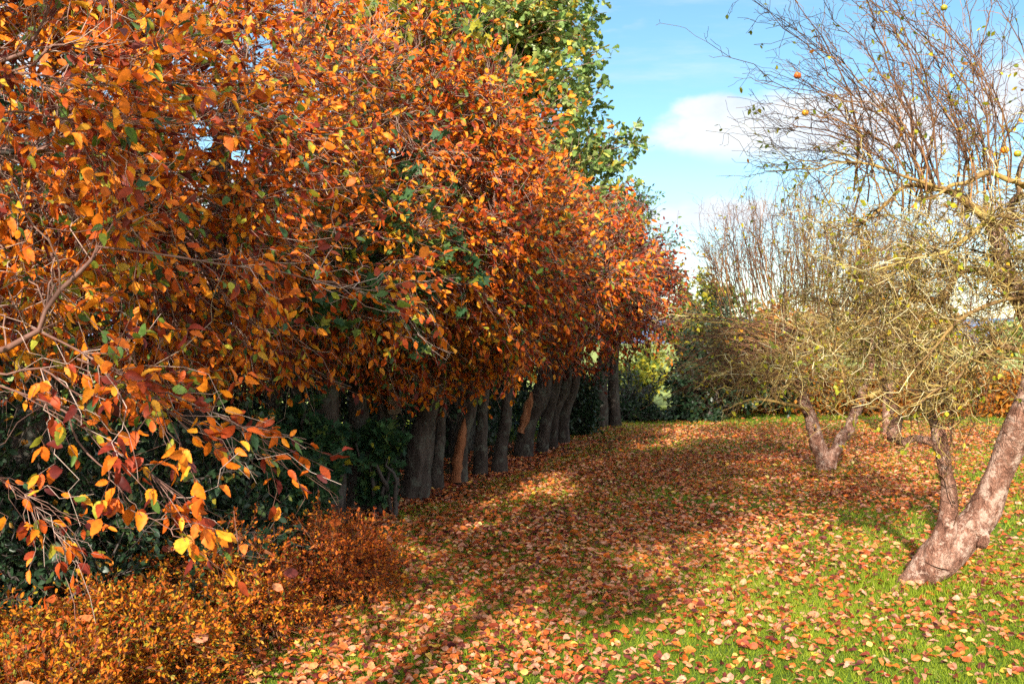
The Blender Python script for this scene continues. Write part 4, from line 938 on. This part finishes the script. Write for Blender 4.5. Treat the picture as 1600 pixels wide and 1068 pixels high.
# bare thicket in the gap
rng = np.random.default_rng(705); root = thing('bare_thicket', 'bare branched thicket across the bright gap by the last trunks', 'shrub'); cb = MB(); tb = MB()
S = P(990, 655, 20.5); m = 12; E = np.array([P(rng.uniform(945, 1030), rng.uniform(570, 625), 20.5 + rng.normal() * .3) for _ in range(m)])
pp = bez(np.tile(S, (m, 1)) + rng.normal(size=(m, 3)) * [.1, .1, 0], np.array([[0, 0, 1.]] * m) + rng.normal(size=(m, 3)) * .4, E, 10, rng, .03); rr = np.linspace(.03, .008, 10)[None].repeat(m, 0); tubes(tb, pp, rr, 5, .5)
nd = Nodes(); nd.add(pp, rr, .2); tp, tr_ = sprout(cb, nd.get(), 160, rng, (.15, .6), 6, 3, .008, .003, .9, (0, 0, .2), .4, .05, .4)
fb_ = MB(); foliage_on(fb_, tp, 5, rng, (.05, .08), OVAL, lambda q: green2(q, rng))
tb.build('stems', M_DARKTWIG, root, smooth=True); c_ = cb.build('crown', M_DARKTWIG, root); fb_.build('foliage', M_GREEN, c_); settle(root, (S[0], S[1], 0))
hedge('beech_hedge', 'clipped orange beech hedge along the far edge of the lawn', 'hedge', (4.4, 22.6), (14.5, 20.3), 1.0, 1.05, 30000, OVAL, M_BEECH, (.06, .11), 711, lambda q, rng: np.clip(.5 + .22 * rng.normal(size=len(q)), 0, 1), lump=.12)
# sparse dark tree behind the end of the row
blobs = [(P(985, 330, 18.5), np.array([.5, .6, .6])), (P(1010, 380, 18.5), np.array([.5, .6, .5])), (P(1030, 420, 18.7), np.array([.45, .6, .4])), (P(960, 330, 18.5), np.array([.6, .6, .7])), (P(1000, 440, 18.3), np.array([.6, .6, .5]))]
q = P(960, 600, 18.6)
leafy('sparse_tree', 'nearly bare bluish tree rising past the end of the orange row', 'tree', q[:2], blobs, 170, 900, 4, OVAL, M_OAK, (.05, .08), 721, lambda q, rng: np.clip(.2 + .2 * rng.normal(size=len(q)), 0, 1), M_DARKTWIG,
      trunk=[(q[0], q[1], -.1, .12), (q[0], q[1], 1.2, .10), (q[0] + .2, q[1], 2.4, .07), (q[0] + .45, q[1], 3.6, .03)], twig_len=(.2, .5))
def russet(q, rng): return tone_whitebeam(rng, -.30, .05)(q)
for j, (px, py, d, w) in enumerate(((960, 440, 17.0, .85), (1005, 450, 18.2, .75))):
    c = P(px, py, d); b = (c[0] - .8, d + .3)
    leafy('whitebeam_tree', ('russet whitebeam overhanging the last leaning trunk', 'dark russet whitebeam closing the far end of the row')[j], 'tree', b,
          [(c, np.array([w, .9, .85])), (c + np.array([-.6, .2, .25]), np.array([w, .9, .8])), (c + np.array([.1, 0, -.35]), np.array([w * .8, .8, .45]))], 170, 1100, 5, OVAL, M_WHITEBEAM, (.06, .09), 730 + j, russet, M_TWIG_W,
          trunk=[(b[0], b[1], -.1, .14), (b[0] + .1, b[1], 1.2, .12), (b[0] + .3, b[1], 2.4, .08), (b[0] + .4, b[1], 3.4, .03)], group='whitebeams in the long row')
# upright young tree with sparse leaves, and far trees beyond the meadow
q = P(1165, 640, 15.5); rs = np.random.default_rng(741)
blobs = [(P(1165, 330, 15.5), np.array([.35, .4, .8])), (P(1130, 390, 15.5), np.array([.35, .4, .5])), (P(1190, 400, 15.5), np.array([.4, .4, .7]))]
FAR = [(1230, 90, 'brown'), (1330, 110, 'yellow brown'), (1450, 100, 'dark green'), (1560, 95, 'russet'), (1080, 120, 'dull green'), (1180, 140, 'olive'), (1680, 105, 'brown'), (1400, 150, 'grey green')]
for j, (px, d, w) in enumerate(FAR):
    rng = np.random.default_rng(750 + j); c = P(px, 534, d); hgt = rng.uniform(3.0, 5.0)
    blobs = [(np.array([c[0] + rng.normal() * 1.6, d + rng.normal() * 1.5, hgt * rng.uniform(.4, .8)]), np.array([2.0, 1.8, 1.4])) for _ in range(6)]
    leafy('far_tree', f'{w} rounded tree in the distance beyond the meadow, behind the apple twigs', 'tree', c[:2], blobs, 60, 700, 5, OVAL, (M_BEECH, M_OAK)[j % 2], (.35, .6), 760 + j,
          (lambda q, rng: np.clip(.45 + .2 * rng.normal(size=len(q)), 0, 1)), trunk=[(c[0], d, -.2, .3), (c[0], d, hgt * .4, .24), (c[0] + .2, d, hgt * .8, .1)], group='distant trees', twig_len=(.5, 1.2))
